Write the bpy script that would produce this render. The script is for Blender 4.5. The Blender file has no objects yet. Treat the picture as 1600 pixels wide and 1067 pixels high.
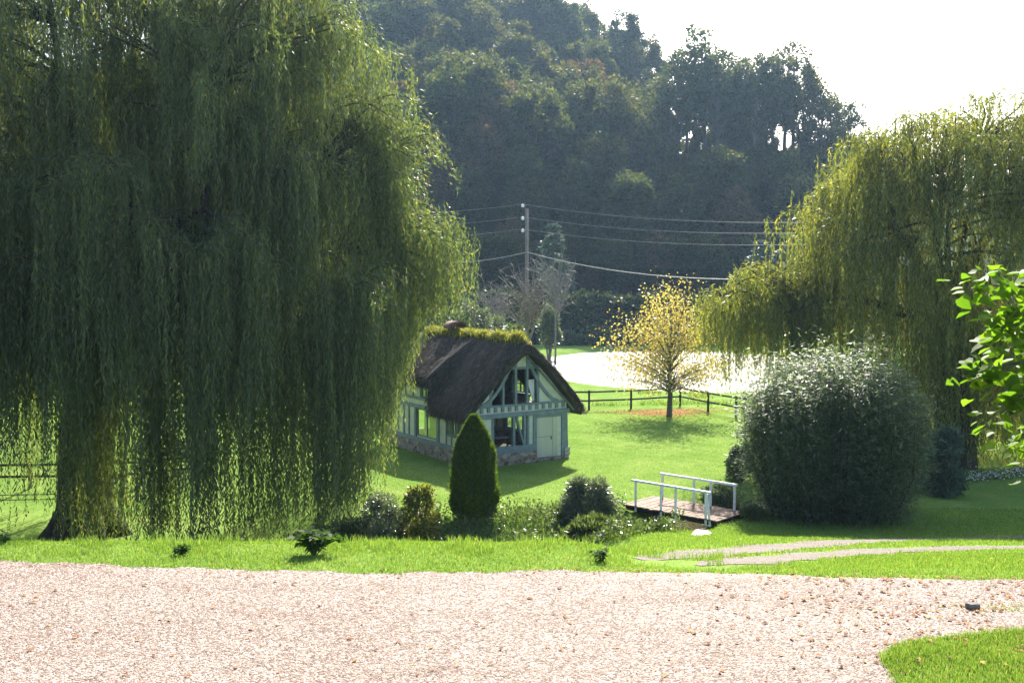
import bpy, math
import numpy as np
from mathutils import Vector, noise

C = bpy.context.scene
COL = C.collection
R = math.radians

# ------------------------------------------------------------------ camera, sky, sun, exposure
CAM_Z, FPX, PITCH = 5.0, 1600.0, math.atan(91.5 / 1600)
SUN_EL, SUN_AZ = R(35), R(11)          # azimuth to the right of the view direction (+Y)
cam_d = bpy.data.cameras.new('camera')
cam = bpy.data.objects.new('camera', cam_d); COL.objects.link(cam)
cam_d.sensor_width = 36; cam_d.lens = 36
cam_d.clip_start = 0.1; cam_d.clip_end = 6000
cam.location = (0, 0, CAM_Z); cam.rotation_euler = (R(90) - PITCH, 0, 0)
C.camera = cam

w = bpy.data.worlds.new('World'); C.world = w; w.use_nodes = True
nt = w.node_tree; nt.nodes.clear()
sky = nt.nodes.new('ShaderNodeTexSky'); sky.sky_type = 'NISHITA'; sky.sun_disc = False
sky.sun_elevation = SUN_EL; sky.sun_rotation = SUN_AZ
sky.air_density = 1.0; sky.dust_density = 2.0; sky.ozone_density = 1.0
bgn = nt.nodes.new('ShaderNodeBackground'); bgn.inputs[1].default_value = 0.1
wo = nt.nodes.new('ShaderNodeOutputWorld')
nt.links.new(sky.outputs[0], bgn.inputs[0]); nt.links.new(bgn.outputs[0], wo.inputs[0])

sl = bpy.data.lights.new('sun', 'SUN'); sl.energy = 4.6; sl.angle = R(0.5); sl.color = (1.0, 0.93, 0.82)
sun = bpy.data.objects.new('sun', sl); COL.objects.link(sun)
sd = Vector((math.sin(SUN_AZ) * math.cos(SUN_EL), math.cos(SUN_AZ) * math.cos(SUN_EL), math.sin(SUN_EL)))
sun.rotation_euler = sd.to_track_quat('Z', 'Y').to_euler()
sun.location = sd * 400

C.view_settings.view_transform = 'Standard'; C.view_settings.look = 'None'
C.view_settings.exposure = 1.78; C.view_settings.gamma = 1; C.view_settings.use_curve_mapping = False
C.render.engine = 'CYCLES'
cy = C.cycles
cy.max_bounces = 6; cy.diffuse_bounces = 3; cy.glossy_bounces = 2; cy.transmission_bounces = 4
cy.transparent_max_bounces = 4; cy.volume_bounces = 0
cy.use_denoising = True; cy.caustics_reflective = False; cy.caustics_refractive = False
cy.sample_clamp_indirect = 6

# ------------------------------------------------------------------ helpers
RNG = np.random.default_rng(7)
def sstep(a, b, x):
    t = np.clip((x - a) / (b - a), 0, 1); return t * t * (3 - 2 * t)
def norm(v):
    return v / np.maximum(np.linalg.norm(v, axis=-1, keepdims=True), 1e-9)

LD = [0, 17.5, 18.5, 20, 21.5, 24, 27, 30, 36, 5000]; LZ = [0, 0, -.03, -.15, -.55, -1.8, -3.2, -4.0, -4, -4]
RD = [0, 17, 18, 20, 24, 29, 33, 36, 39, 43, 5000]; RZ = [0, 0, -.12, -.5, -1.35, -2.38, -3.25, -3.75, -3.92, -4, -4]
STREAM = np.array([(-40, 36), (-22, 36), (-9, 34.5), (-4, 34.8), (0, 35.6), (4, 37.4), (6.6, 39.6), (9.2, 42.6), (14, 47), (20, 51.2), (26, 52.5), (40, 54)], float)
def dist_poly(x, y, pl):
    d = np.full(np.shape(x), 1e9)
    for (ax, ay), (bx, by) in zip(pl[:-1], pl[1:]):
        L2 = (bx - ax) ** 2 + (by - ay) ** 2
        t = np.clip(((x - ax) * (bx - ax) + (y - ay) * (by - ay)) / L2, 0, 1)
        d = np.minimum(d, np.hypot(x - ax - t * (bx - ax), y - ay - t * (by - ay)))
    return d
def pond_f(x, y):                                   # <1 inside the pond
    cx, cyy = 21.0, 115.0
    a = np.arctan2(y - cyy, x - cx)
    r = 1 + .05 * np.sin(3 * a + 1) + .04 * np.sin(5 * a)
    return np.sqrt(((x - cx) / 18.2) ** 2 + ((y - cyy) / 29.0) ** 2) / r
def h(x, y):
    x = np.asarray(x, float); y = np.asarray(y, float)
    k = x / np.maximum(y, 1)
    wgt = sstep(.05, .15, k)
    z = np.interp(y, LD, LZ) * (1 - wgt) + np.interp(y, RD, RZ) * wgt
    z = z - 1.45 * (1 - sstep(-.30, -.13, k)) * sstep(25, 31, y) * (1 - sstep(46, 62, y))
    z = z - 1.0 * np.exp(-(dist_poly(x, y, STREAM) / 1.25) ** 2)
    z = z - 1.35 * (1 - sstep(.45, 1.0, np.hypot((x - 5.6) / 2.1, (y - 37.7) / 2.7)))
    z = z - .9 * (1 - sstep(.9, 1.08, pond_f(x, y)))
    z = z + .06 * np.sin(x * .35 + y * .21) * sstep(24, 40, y)
    return z
def ray(px, py):
    u = (px - 800) / FPX; v = (533.5 - py) / FPX
    cp, sp = math.cos(PITCH), math.sin(PITCH)
    d = np.array([u, cp + v * sp, -sp + v * cp]); return d / d[1]
def at(px, py, Y):
    return np.array([0, 0, CAM_Z]) + ray(px, py) * Y
def hit(px, py):
    r = ray(px, py); Y = 8.0
    while Y < 400:
        p = np.array([0, 0, CAM_Z]) + r * Y
        if p[2] <= h(p[0], p[1]): return p
        Y += .1
    return p

def tag(o, label=None, cat=None, group=None, kind=None):
    if label: o['label'] = label
    if cat: o['category'] = cat
    if group: o['group'] = group
    if kind: o['kind'] = kind
    return o
def empty(name, loc, label=None, cat=None, group=None, rz=0):
    o = bpy.data.objects.new(name, None); COL.objects.link(o)
    o.empty_display_size = .3
    o.location = tuple(float(v) for v in loc); o.rotation_euler = (0, 0, rz)
    return tag(o, label, cat, group)
def kids(o): return [c for c in COL.objects if c.parent == o]
def copy_tree(o, parent=None):
    c = o.copy(); COL.objects.link(c)
    if parent: c.parent = parent
    for ch in kids(o): copy_tree(ch, c)
    return c

def mesh_np(name, V, nper, mat, parent=None, smooth=False, loops=None):
    """all faces have nper corners; loops optional index array"""
    V = np.asarray(V, np.float32)
    me = bpy.data.meshes.new(name)
    if loops is None: loops = np.arange(len(V), dtype=np.int32)
    loops = np.asarray(loops, np.int32).ravel(); nf = len(loops) // nper
    me.vertices.add(len(V)); me.vertices.foreach_set('co', V.ravel())
    me.loops.add(len(loops)); me.loops.foreach_set('vertex_index', loops)
    me.polygons.add(nf)
    me.polygons.foreach_set('loop_start', np.arange(0, len(loops), nper, dtype=np.int32))
    me.polygons.foreach_set('loop_total', np.full(nf, nper, np.int32))
    if smooth: me.polygons.foreach_set('use_smooth', np.ones(nf, bool))
    me.update(calc_edges=True); me.validate()
    me.materials.append(mat)
    o = bpy.data.objects.new(name, me); COL.objects.link(o)
    if parent: o.parent = parent
    return o

class MB:
    def __init__(s): s.v = []; s.f = []; s.sm = []
    def add(s, vs, fs, smooth=False):
        b = len(s.v); s.v += [tuple(map(float, p)) for p in vs]
        s.f += [tuple(i + b for i in f) for f in fs]; s.sm += [smooth] * len(fs); return s
    def box(s, x0, x1, y0, y1, z0, z1):
        return s.add([(x0,y0,z0),(x1,y0,z0),(x1,y1,z0),(x0,y1,z0),(x0,y0,z1),(x1,y0,z1),(x1,y1,z1),(x0,y1,z1)],
              [(3,2,1,0),(4,5,6,7),(0,1,5,4),(1,2,6,5),(2,3,7,6),(3,0,4,7)])
    def bar(s, p, q, wd, ht, up=(0,0,1)):
        p = Vector(p); q = Vector(q); d = (q - p).normalized(); upv = Vector(up)
        sx = d.cross(upv).normalized(); sz = sx.cross(d).normalized()
        vs = []
        for c in (p, q):
            for a, b in ((-1,-1),(1,-1),(1,1),(-1,1)): vs.append(c + sx * (a*wd/2) + sz * (b*ht/2))
        return s.add(vs, [(3,2,1,0),(4,5,6,7),(0,1,5,4),(1,2,6,5),(2,3,7,6),(3,0,4,7)])
    def tube(s, pts, rad, n=8, cap=True, wob=0):
        pts = [Vector([float(c) for c in p]) for p in pts]; N = len(pts)
        rad = [rad] * N if not hasattr(rad, '__len__') else rad
        vs = []; prev = None
        for i, p in enumerate(pts):
            d = (pts[min(i+1, N-1)] - pts[max(i-1, 0)]).normalized()
            if prev is None: prev = d.orthogonal().normalized()
            prev = (prev - d * prev.dot(d)).normalized(); e = d.cross(prev)
            for j in range(n):
                a = 2 * math.pi * j / n
                r = rad[i] * (1 + (wob * noise.noise(p * 1.3 + Vector((math.cos(a), math.sin(a), 0)) * 1.7) if wob else 0))
                vs.append(p + prev * (math.cos(a) * r) + e * (math.sin(a) * r))
        fs = [(i*n+j, i*n+(j+1) % n, (i+1)*n+(j+1) % n, (i+1)*n+j) for i in range(N-1) for j in range(n)]
        if cap: fs += [tuple(range(n-1, -1, -1)), tuple(range((N-1)*n, N*n))]
        return s.add(vs, fs, True)
    def prism(s, poly, axis, c0, c1):
        """poly in the plane; axis 'y': (x,z) extruded in y; 'x': (y,z) extruded in x; 'z': (x,y) extruded in z"""
        def P(a, b, c): return {'y': (a, c, b), 'x': (c, a, b), 'z': (a, b, c)}[axis]
        n = len(poly)
        vs = [P(a, b, c0) for a, b in poly] + [P(a, b, c1) for a, b in poly]
        fs = [tuple(range(n)), tuple(range(2*n-1, n-1, -1))] + [((i+1) % n, i, n+i, n+(i+1) % n) for i in range(n)]
        return s.add(vs, fs)
    def build(s, name, mat, parent=None, origin=None, bevel=0):
        me = bpy.data.meshes.new(name)
        v = s.v
        if origin is not None: v = [(a - origin[0], b - origin[1], c - origin[2]) for a, b, c in v]
        me.from_pydata(v, [], s.f); me.polygons.foreach_set('use_smooth', s.sm)
        me.update(); me.materials.append(mat)
        import bmesh
        bm = bmesh.new(); bm.from_mesh(me); bmesh.ops.recalc_face_normals(bm, faces=bm.faces); bm.to_mesh(me); bm.free()
        o = bpy.data.objects.new(name, me); COL.objects.link(o)
        if parent: o.parent = parent
        if bevel:
            m = o.modifiers.new('bevel', 'BEVEL'); m.width = bevel; m.segments = 2; m.limit_method = 'ANGLE'
        return o

def leaf_verts(P, D, N, L, W, fold=0):
    """diamond leaves: base, side, tip, side"""
    P = np.asarray(P, np.float32); D = norm(np.asarray(D, np.float32)); n = len(P)
    S = norm(np.cross(D, N)); L = np.broadcast_to(L, n)[:, None]; W = np.broadcast_to(W, n)[:, None]
    M = P + D * L * .45
    if fold: M = M + norm(np.cross(S, D)) * W * fold
    V = np.empty((n, 4, 3), np.float32)
    V[:, 0] = P; V[:, 1] = M + S * W / 2; V[:, 2] = P + D * L; V[:, 3] = M - S * W / 2
    return V.reshape(-1, 3)
def rdir(n, rng=RNG):
    return norm(rng.normal(size=(n, 3)))
def blades(x, y, z, hgt, wid, rng, lean=.45):
    """grass blades: bent strips of two faces -> quads (second degenerate-free, narrow tip)"""
    n = len(x); a = rng.uniform(0, 6.283, n); b = rng.uniform(0, 6.283, n)
    P = np.stack([x, y, z], 1); S = np.stack([np.cos(a), np.sin(a), 0*a], 1) * (wid / 2)[:, None]
    ln = rng.uniform(.1, 1, n) * lean
    O = np.stack([np.cos(b), np.sin(b), 0*b], 1) * (hgt * ln)[:, None]
    Up = np.array([0, 0, 1.0])
    M = P + O * .35 + Up * (hgt * .6)[:, None]; T = P + O + Up * (hgt * (1 - .25 * ln))[:, None]
    V = np.empty((n, 8, 3), np.float32)
    V[:, 0] = P - S; V[:, 1] = P + S; V[:, 2] = M + S * .8; V[:, 3] = M - S * .8
    V[:, 4] = M - S * .8; V[:, 5] = M + S * .8; V[:, 6] = T + S * .12; V[:, 7] = T - S * .12
    return V.reshape(-1, 3)

# ------------------------------------------------------------------ materials
def mat_new(name):
    m = bpy.data.materials.new(name); m.use_nodes = True
    t = m.node_tree; t.nodes.clear()
    out = t.nodes.new('ShaderNodeOutputMaterial'); b = t.nodes.new('ShaderNodeBsdfPrincipled')
    t.links.new(b.outputs[0], out.inputs[0]); return m, t, b, out
def c4(c): return (c[0], c[1], c[2], 1)
def ramp(t, fac, stops):
    r = t.nodes.new('ShaderNodeValToRGB'); e = r.color_ramp.elements
    while len(e) < len(stops): e.new(.5)
    for el, (p, c) in zip(e, stops): el.position = p; el.color = c4(c)
    t.links.new(fac, r.inputs[0]); return r.outputs[0]
def coords(t, scale=(1, 1, 1)):
    tc = t.nodes.new('ShaderNodeTexCoord'); mp = t.nodes.new('ShaderNodeMapping')
    mp.inputs['Scale'].default_value = scale
    t.links.new(tc.outputs['Object'], mp.inputs[0]); return mp.outputs[0]
def ntex(t, vec, scale, detail=4, rough=.6, dist=0):
    n = t.nodes.new('ShaderNodeTexNoise'); n.inputs['Scale'].default_value = scale
    n.inputs['Detail'].default_value = detail; n.inputs['Roughness'].default_value = rough
    n.inputs['Distortion'].default_value = dist
    if vec is not None: t.links.new(vec, n.inputs['Vector'])
    return n.outputs['Fac']
def mixc(t, fac, a, b, mode='MIX'):
    m = t.nodes.new('ShaderNodeMix'); m.data_type = 'RGBA'; m.blend_type = mode
    for sock, v in ((m.inputs[0], fac), (m.inputs[6], a), (m.inputs[7], b)):
        if isinstance(v, (int, float)): sock.default_value = v
        elif isinstance(v, tuple): sock.default_value = c4(v)
        else: t.links.new(v, sock)
    return m.outputs[2]
def bump(t, b, hgt, strength, dist):
    n = t.nodes.new('ShaderNodeBump'); n.inputs['Strength'].default_value = strength; n.inputs['Distance'].default_value = dist
    t.links.new(hgt, n.inputs['Height']); t.links.new(n.outputs[0], b.inputs['Normal'])

def leafmat(name, stops, trans, tf=.4, rough=.45, spec=.5, per_object=.0):
    """leaf: glossy front, light shining through; random tint per leaf"""
    m, t, b, out = mat_new(name)
    g = t.nodes.new('ShaderNodeNewGeometry')
    col = ramp(t, g.outputs['Random Per Island'], stops)
    if per_object:
        oi = t.nodes.new('ShaderNodeObjectInfo'); hs = t.nodes.new('ShaderNodeHueSaturation')
        mr = t.nodes.new('ShaderNodeMapRange'); mr.inputs[3].default_value = .5 - per_object; mr.inputs[4].default_value = .5 + per_object * .35
        t.links.new(oi.outputs['Random'], mr.inputs[0]); t.links.new(mr.outputs[0], hs.inputs['Hue'])
        t.links.new(col, hs.inputs['Color']); col = hs.outputs[0]
    t.links.new(col, b.inputs['Base Color'])
    b.inputs['Roughness'].default_value = rough; b.inputs['Specular IOR Level'].default_value = spec
    tr = t.nodes.new('ShaderNodeBsdfTranslucent')
    t.links.new(mixc(t, 1.0, col, trans, 'MULTIPLY'), tr.inputs[0])
    mx = t.nodes.new('ShaderNodeMixShader'); mx.inputs[0].default_value = tf
    t.links.new(b.outputs[0], mx.inputs[1]); t.links.new(tr.outputs[0], mx.inputs[2]); t.links.new(mx.outputs[0], out.inputs[0])
    return m
def simple(name, stops, scale=4, stretch=(1, 1, 1), rough=.8, bmp=.3, bd=.02, detail=5, spec=.3):
    m, t, b, out = mat_new(name)
    v = coords(t, stretch); f = ntex(t, v, scale, detail)
    t.links.new(ramp(t, f, stops), b.inputs['Base Color'])
    b.inputs['Roughness'].default_value = rough; b.inputs['Specular IOR Level'].default_value = spec
    if bmp: bump(t, b, f, bmp, bd)
    return m

M = {}
def build_materials():
    # lawn
    m, t, b, out = mat_new('lawn_grass'); v = coords(t)
    f1 = ntex(t, v, .45, 7, .68); f2 = ntex(t, coords(t, (1, .55, 1)), 9, 6, .7)
    c1 = ramp(t, f1, [(.3, (.115, .20, .045)), (.5, (.155, .245, .06)), (.72, (.22, .285, .09))])
    c2 = ramp(t, f2, [(.3, (.68, .72, .6)), (.7, (1.3, 1.26, 1.2))])
    t.links.new(mixc(t, 1.0, c1, c2, 'MULTIPLY'), b.inputs['Base Color'])
    b.inputs['Roughness'].default_value = .9; b.inputs['Specular IOR Level'].default_value = .0
    bump(t, b, f2, .6, .05); M['lawn'] = m
    # hill floor
    M['hill'] = simple('hill_litter', [(.3, (.018, .022, .008)), (.7, (.045, .045, .02))], 1.2, rough=.95, bmp=.5, bd=.3)
    M['far'] = simple('far_hill', [(.3, (.04, .06, .025)), (.7, (.08, .10, .04))], .05, rough=.95, bmp=0)
    # gravel
    m, t, b, out = mat_new('pink_gravel'); v = coords(t)
    vo = t.nodes.new('ShaderNodeTexVoronoi'); vo.inputs['Scale'].default_value = 40; t.links.new(v, vo.inputs[0])
    sp = t.nodes.new('ShaderNodeSeparateColor'); t.links.new(vo.outputs['Color'], sp.inputs[0])
    c1 = ramp(t, sp.outputs[0], [(0, (.04, .028, .022)), (.14, (.115, .078, .055)), (.32, (.19, .142, .112)), (.58, (.27, .223, .19)), (.82, (.35, .31, .28)), (1, (.55, .51, .485))])
    f = ntex(t, coords(t, (.35, 1.1, 1)), .7, 5, .6, .4); f3 = ntex(t, v, 5, 4, .65)
    c2 = ramp(t, f, [(.32, (.80, .70, .64)), (.5, (.95, .90, .86)), (.7, (1.08, 1.05, 1.02))])
    c3 = ramp(t, f3, [(.3, (.82, .79, .77)), (.65, (1.08, 1.07, 1.05))])
    t.links.new(mixc(t, 1.0, mixc(t, 1.0, c1, c2, 'MULTIPLY'), c3, 'MULTIPLY'), b.inputs['Base Color'])
    b.inputs['Roughness'].default_value = .85; b.inputs['Specular IOR Level'].default_value = .3
    mu = t.nodes.new('ShaderNodeMath'); mu.operation = 'MULTIPLY'; mu.inputs[1].default_value = -1
    t.links.new(vo.outputs['Distance'], mu.inputs[0]); bump(t, b, mu.outputs[0], .8, .02); M['gravel'] = m
    m, t, b, out = mat_new('pebble'); g = t.nodes.new('ShaderNodeNewGeometry')
    t.links.new(ramp(t, g.outputs['Random Per Island'], [(0, (.12, .07, .05)), (.3, (.30, .2, .15)), (.6, (.4, .3, .25)), (.9, (.55, .47, .42)), (1, (.65, .6, .57))]), b.inputs['Base Color'])
    b.inputs['Roughness'].default_value = .8; M['pebble'] = m
    m2 = M['gravel'].copy(); m2.name = 'track_gravel'; t2 = m2.node_tree
    for nd in t2.nodes:
        if nd.type == 'VALTORGB' and len(nd.color_ramp.elements) >= 5:
            for el, c in zip(nd.color_ramp.elements, [(.04, .034, .027), (.065, .055, .045), (.105, .09, .075), (.148, .132, .113), (.19, .172, .152), (.28, .26, .235)]): el.color = c4(c)
    M['track'] = m2
    # water
    m, t, b, out = mat_new('pond_water'); v = coords(t)
    b.inputs['Base Color'].default_value = c4((.09, .10, .08)); b.inputs['Roughness'].default_value = .18
    b.inputs['Specular IOR Level'].default_value = .8
    f = ntex(t, v, 1.6, 4, .6); bump(t, b, f, 1.0, .45); M['pond'] = m
    m, t, b, out = mat_new('stream_water'); v = coords(t)
    b.inputs['Base Color'].default_value = c4((.02, .022, .015)); b.inputs['Roughness'].default_value = .06
    bump(t, b, ntex(t, v, 3, 3), .3, .05); M['stream'] = m
    # bark, wood
    M['bark'] = simple('willow_bark', [(.3, (.022, .018, .013)), (.7, (.075, .062, .046))], 5, (1, 1, .25), .95, .9, .08)
    M['bark2'] = simple('grey_bark', [(.3, (.05, .045, .038)), (.7, (.14, .125, .105))], 3, (1, 1, .3), .9, .6, .05)
    M['pale_twig'] = simple('pale_twig', [(.3, (.16, .13, .12)), (.7, (.3, .26, .24))], 3, rough=.75, bmp=.2)
    M['dark_wood'] = simple('dark_creosote_wood', [(.3, (.012, .010, .008)), (.7, (.04, .034, .028))], 4, (1, 1, .3), .8, .4)
    M['grey_wood'] = simple('pole_wood', [(.3, (.14, .12, .1)), (.7, (.26, .235, .2))], 3, (3, 3, .4), .85, .4)
    M['white_rail'] = simple('weathered_white_paint', [(.25, (.42, .42, .43)), (.45, (.66, .67, .70)), (.7, (.78, .79, .82))], 7, (1, 1, 1), .5, .15, .01)
    M['deck'] = simple('deck_planks', [(.3, (.13, .085, .06)), (.7, (.28, .2, .15))], 4, (1, 1, 1), .85, .5, .02)
    M['timber'] = simple('blue_grey_timber', [(.25, (.13, .18, .215)), (.5, (.185, .24, .275)), (.75, (.25, .30, .33))], 3.5, (1, 1, 1), .6, .25, .01)
    M['plaster'] = simple('cream_plaster', [(.3, (.52, .54, .47)), (.7, (.68, .69, .62))], 2.5, rough=.85, bmp=.15, bd=.01)
    M['door'] = simple('cream_door_paint', [(.3, (.44, .46, .40)), (.7, (.55, .56, .49))], 2, (1, 1, .2), .55, .1, .005)
    M['curtain'] = simple('white_curtain', [(.3, (.66, .68, .68)), (.7, (.8, .8, .8))], 3, (6, 6, 1), .9, .1)
    M['interior'] = simple('interior_boards', [(.3, (.07, .05, .035)), (.7, (.15, .11, .075))], 3, (1, 1, .3), .85, .2)
    M['ceramic'] = simple('white_ceramic', [(.3, (.8, .8, .8)), (.7, (.86, .86, .86))], 3, rough=.15, bmp=0, spec=.6)
    M['wire'] = simple('pale_cable', [(.3, (.2, .2, .2)), (.7, (.3, .3, .3))], 3, rough=.4, bmp=0)
    M['terracotta'] = simple('brown_terracotta', [(.3, (.09, .05, .035)), (.7, (.17, .10, .07))], 5, rough=.8, bmp=.3)
    M['slab'] = simple('pale_stone', [(.3, (.3, .28, .26)), (.7, (.48, .45, .42))], 6, rough=.85, bmp=.5)
    M['dark_stone'] = simple('grey_stone', [(.3, (.07, .065, .06)), (.7, (.2, .18, .17))], 9, rough=.85, bmp=.6)
    # thatch
    m, t, b, out = mat_new('old_thatch'); v = coords(t, (1, 9, 1))
    f = ntex(t, v, 3.2, 6, .7); f2 = ntex(t, coords(t), .8, 4)
    c1 = ramp(t, f, [(.3, (.022, .02, .019)), (.5, (.075, .067, .06)), (.7, (.19, .168, .145))])
    c2 = ramp(t, f2, [(.35, (.65, .65, .66)), (.65, (1.15, 1.12, 1.08))])
    t.links.new(mixc(t, 1.0, c1, c2, 'MULTIPLY'), b.inputs['Base Color']); b.inputs['Roughness'].default_value = .95
    b.inputs['Specular IOR Level'].default_value = .15
    bump(t, b, f, 1.0, .12); M['thatch'] = m
    # rubble stone plinth
    m, t, b, out = mat_new('rubble_stone'); v = coords(t, (1, 1, 1.5))
    vo = t.nodes.new('ShaderNodeTexVoronoi'); vo.inputs['Scale'].default_value = 3.6; t.links.new(v, vo.inputs[0])
    ve = t.nodes.new('ShaderNodeTexVoronoi'); ve.feature = 'DISTANCE_TO_EDGE'; ve.inputs['Scale'].default_value = 3.6; t.links.new(v, ve.inputs[0])
    sp = t.nodes.new('ShaderNodeSeparateColor'); t.links.new(vo.outputs['Color'], sp.inputs[0])
    c1 = ramp(t, sp.outputs[0], [(0, (.11, .075, .055)), (.35, (.24, .15, .115)), (.65, (.27, .24, .21)), (1, (.42, .36, .31))])
    ef = ramp(t, ve.outputs['Distance'], [(.01, (0, 0, 0)), (.07, (1, 1, 1))])
    t.links.new(mixc(t, ef, (.3, .28, .25), c1), b.inputs['Base Color']); b.inputs['Roughness'].default_value = .9
    bump(t, b, ef, .6, .04); M['stone'] = m
    # window glass
    m, t, b, out = mat_new('window_glass')
    gl = t.nodes.new('ShaderNodeBsdfGlossy'); gl.inputs['Roughness'].default_value = .03; gl.inputs[0].default_value = (.9, .95, .95, 1)
    tp = t.nodes.new('ShaderNodeBsdfTransparent'); tp.inputs[0].default_value = (.82, .88, .84, 1)
    mx = t.nodes.new('ShaderNodeMixShader'); mx.inputs[0].default_value = .22
    t.links.new(tp.outputs[0], mx.inputs[1]); t.links.new(gl.outputs[0], mx.inputs[2]); t.links.new(mx.outputs[0], out.inputs[0]); M['glass'] = m
    # leaves
    M['willow'] = leafmat('willow_leaf', [(0, (.062, .090, .054)), (.5, (.098, .134, .068)), (.88, (.15, .17, .075)), (1, (.25, .23, .09))], (1.55, 1.62, .58), .5, .5, .6)
    M['willow2'] = leafmat('yellowing_willow_leaf', [(0, (.078, .104, .042)), (.5, (.13, .158, .054)), (.8, (.20, .215, .066)), (1, (.34, .29, .09))], (1.5, 1.5, .5), .5, .45, .4)
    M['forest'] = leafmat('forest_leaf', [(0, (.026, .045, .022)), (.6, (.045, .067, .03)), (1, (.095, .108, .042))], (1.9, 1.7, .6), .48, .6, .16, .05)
    M['russet'] = leafmat('russet_leaf', [(0, (.05, .045, .02)), (.6, (.085, .065, .026)), (1, (.15, .10, .035))], (1.6, 1.3, .6), .4, .4, .5)
    M['conifer'] = leafmat('conifer_needles', [(0, (.05, .085, .062)), (.6, (.08, .125, .088)), (1, (.13, .18, .12))], (1.1, 1.2, .8), .2, .55, .4)
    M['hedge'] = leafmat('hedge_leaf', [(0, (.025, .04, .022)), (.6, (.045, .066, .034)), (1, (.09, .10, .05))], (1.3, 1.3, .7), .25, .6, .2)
    M['thuja'] = leafmat('thuja_scale', [(0, (.03, .06, .010)), (.6, (.055, .095, .016)), (1, (.11, .155, .026))], (1.8, 1.8, .5), .42, .6, .3)
    M['bamboo'] = leafmat('narrow_glossy_leaf', [(0, (.052, .086, .045)), (.6, (.098, .138, .072)), (1, (.21, .24, .15))], (1.6, 1.65, 1.0), .5, .55, .7)
    M['pale'] = leafmat('grey_green_leaf', [(0, (.07, .095, .05)), (.6, (.12, .15, .085)), (1, (.22, .24, .16))], (1.3, 1.4, .8), .36, .36, .9)
    M['cover'] = leafmat('stream_side_leaf', [(0, (.045, .072, .026)), (.6, (.085, .12, .045)), (1, (.17, .2, .09))], (1.4, 1.5, .6), .38, .4, .5)
    M['yellowshrub'] = leafmat('yellow_green_leaf', [(0, (.06, .085, .02)), (.5, (.13, .15, .03)), (1, (.3, .27, .05))], (1.5, 1.5, .5), .42, .45, .4)
    M['yellow'] = leafmat('yellow_autumn_leaf', [(0, (.27, .21, .07)), (.5, (.42, .37, .125)), (.85, (.52, .48, .2)), (1, (.28, .32, .1))], (1.4, 1.25, .6), .45, .5, .4)
    M['bigleaf'] = leafmat('broad_bright_leaf', [(0, (.05, .105, .012)), (.6, (.07, .14, .018)), (1, (.11, .18, .025))], (2.2, 2.3, .6), .58, .55, .08)
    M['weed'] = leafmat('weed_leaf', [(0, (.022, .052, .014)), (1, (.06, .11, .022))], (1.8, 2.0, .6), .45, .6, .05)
    M['grass'] = leafmat('grass_blade', [(0, (.08, .16, .028)), (.6, (.125, .22, .042)), (.93, (.19, .27, .07)), (1, (.34, .32, .16))], (1.7, 1.6, .7), .45, .5, .35)
    M['ridge'] = leafmat('ridge_plant_blade', [(0, (.09, .13, .03)), (.6, (.2, .23, .055)), (1, (.36, .3, .1))], (1.6, 1.5, .6), .45, .5, .3)
    M['white_fl'] = leafmat('white_petal', [(0, (.6, .6, .62)), (1, (.85, .85, .85))], (1, 1, 1), .3, .6, .2)
    M['litter'] = leafmat('fallen_leaf', [(0, (.12, .045, .018)), (.4, (.26, .10, .03)), (.8, (.36, .16, .045)), (1, (.46, .32, .09))], (1.2, 1.1, .8), .25, .7, .1)
    M['litter2'] = leafmat('orange_fallen_leaf', [(0, (.30, .14, .045)), (.5, (.44, .24, .08)), (1, (.5, .36, .14))], (1.2, 1.1, .8), .25, .8, .05)
    M['straw'] = leafmat('thatch_straw', [(0, (.03, .026, .022)), (.6, (.10, .088, .072)), (1, (.24, .2, .16))], (1.2, 1.1, .9), .2, .8, .2)
build_materials()

# ------------------------------------------------------------------ setting: ground, hill, water, gravel
def grid_mesh(name, X, Y, zf, mat):
    gx, gy = np.meshgrid(X, Y); V = np.stack([gx, gy, zf(gx, gy)], -1).reshape(-1, 3)
    nx, ny = len(X), len(Y); i = np.arange(nx - 1)[None, :] + nx * np.arange(ny - 1)[:, None]
    L = np.stack([i, i + 1, i + nx + 1, i + nx], -1).reshape(-1)
    return mesh_np(name, V, 4, mat, smooth=True, loops=L)
XS = np.unique(np.concatenate([np.arange(-30, 30.1, .5), np.arange(-160, 161, 4), np.arange(-900, 901, 60)]))
YS = np.unique(np.concatenate([np.arange(-20, 62, .5), np.arange(62, 200, 1.5), np.arange(200, 1400, 40)]))
tag(grid_mesh('ground', XS, YS, lambda x, y: h(x, y) - 2.5 * sstep(172, 190, y) * (np.abs(x) < 400), M['lawn']), kind='structure')

HK = [-1, -.6, -.1, .04, .09, .125, .146, .165, .22, .30, .325, .345, .37, .42, 1]
HZ = [40, 68, 83, 78, 62, 46, 37, 31, 26, 23, 20, 8, -2, -4.4, -4.4]
HD = [330, 330, 330, 330, 315, 285, 264, 240, 232, 228, 226, 226, 226, 226, 226]
def hill(x, y):
    k = x / y; zc = np.interp(k, HK, HZ); dc = np.interp(k, HK, HD)
    db = 160 + 4 * np.sin(k * 30)
    s = np.clip((y - db) / (dc - db), 0, 1); up = s ** 1.05 * (1 - .12 * np.sin(s * 3.14))
    z = -4.4 + (zc + 4.4) * up
    z = np.where(y > dc, -4.4 + (zc + 4.4) * np.exp(-((y - dc) / 90) ** 2), z)
    return z
HX = np.arange(-330, 231, 5.0); HY = np.concatenate([np.arange(156, 350, 4.0), np.arange(350, 601, 20)])
tag(grid_mesh('hill', HX, HY, hill, M['hill']), kind='structure')
def farhill(x, y):
    return -6 + 72 * np.exp(-((x - 330) / 260) ** 2) * sstep(640, 800, y) + 8 * np.sin(x * .02)*sstep(640, 800, y) - 1
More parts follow.
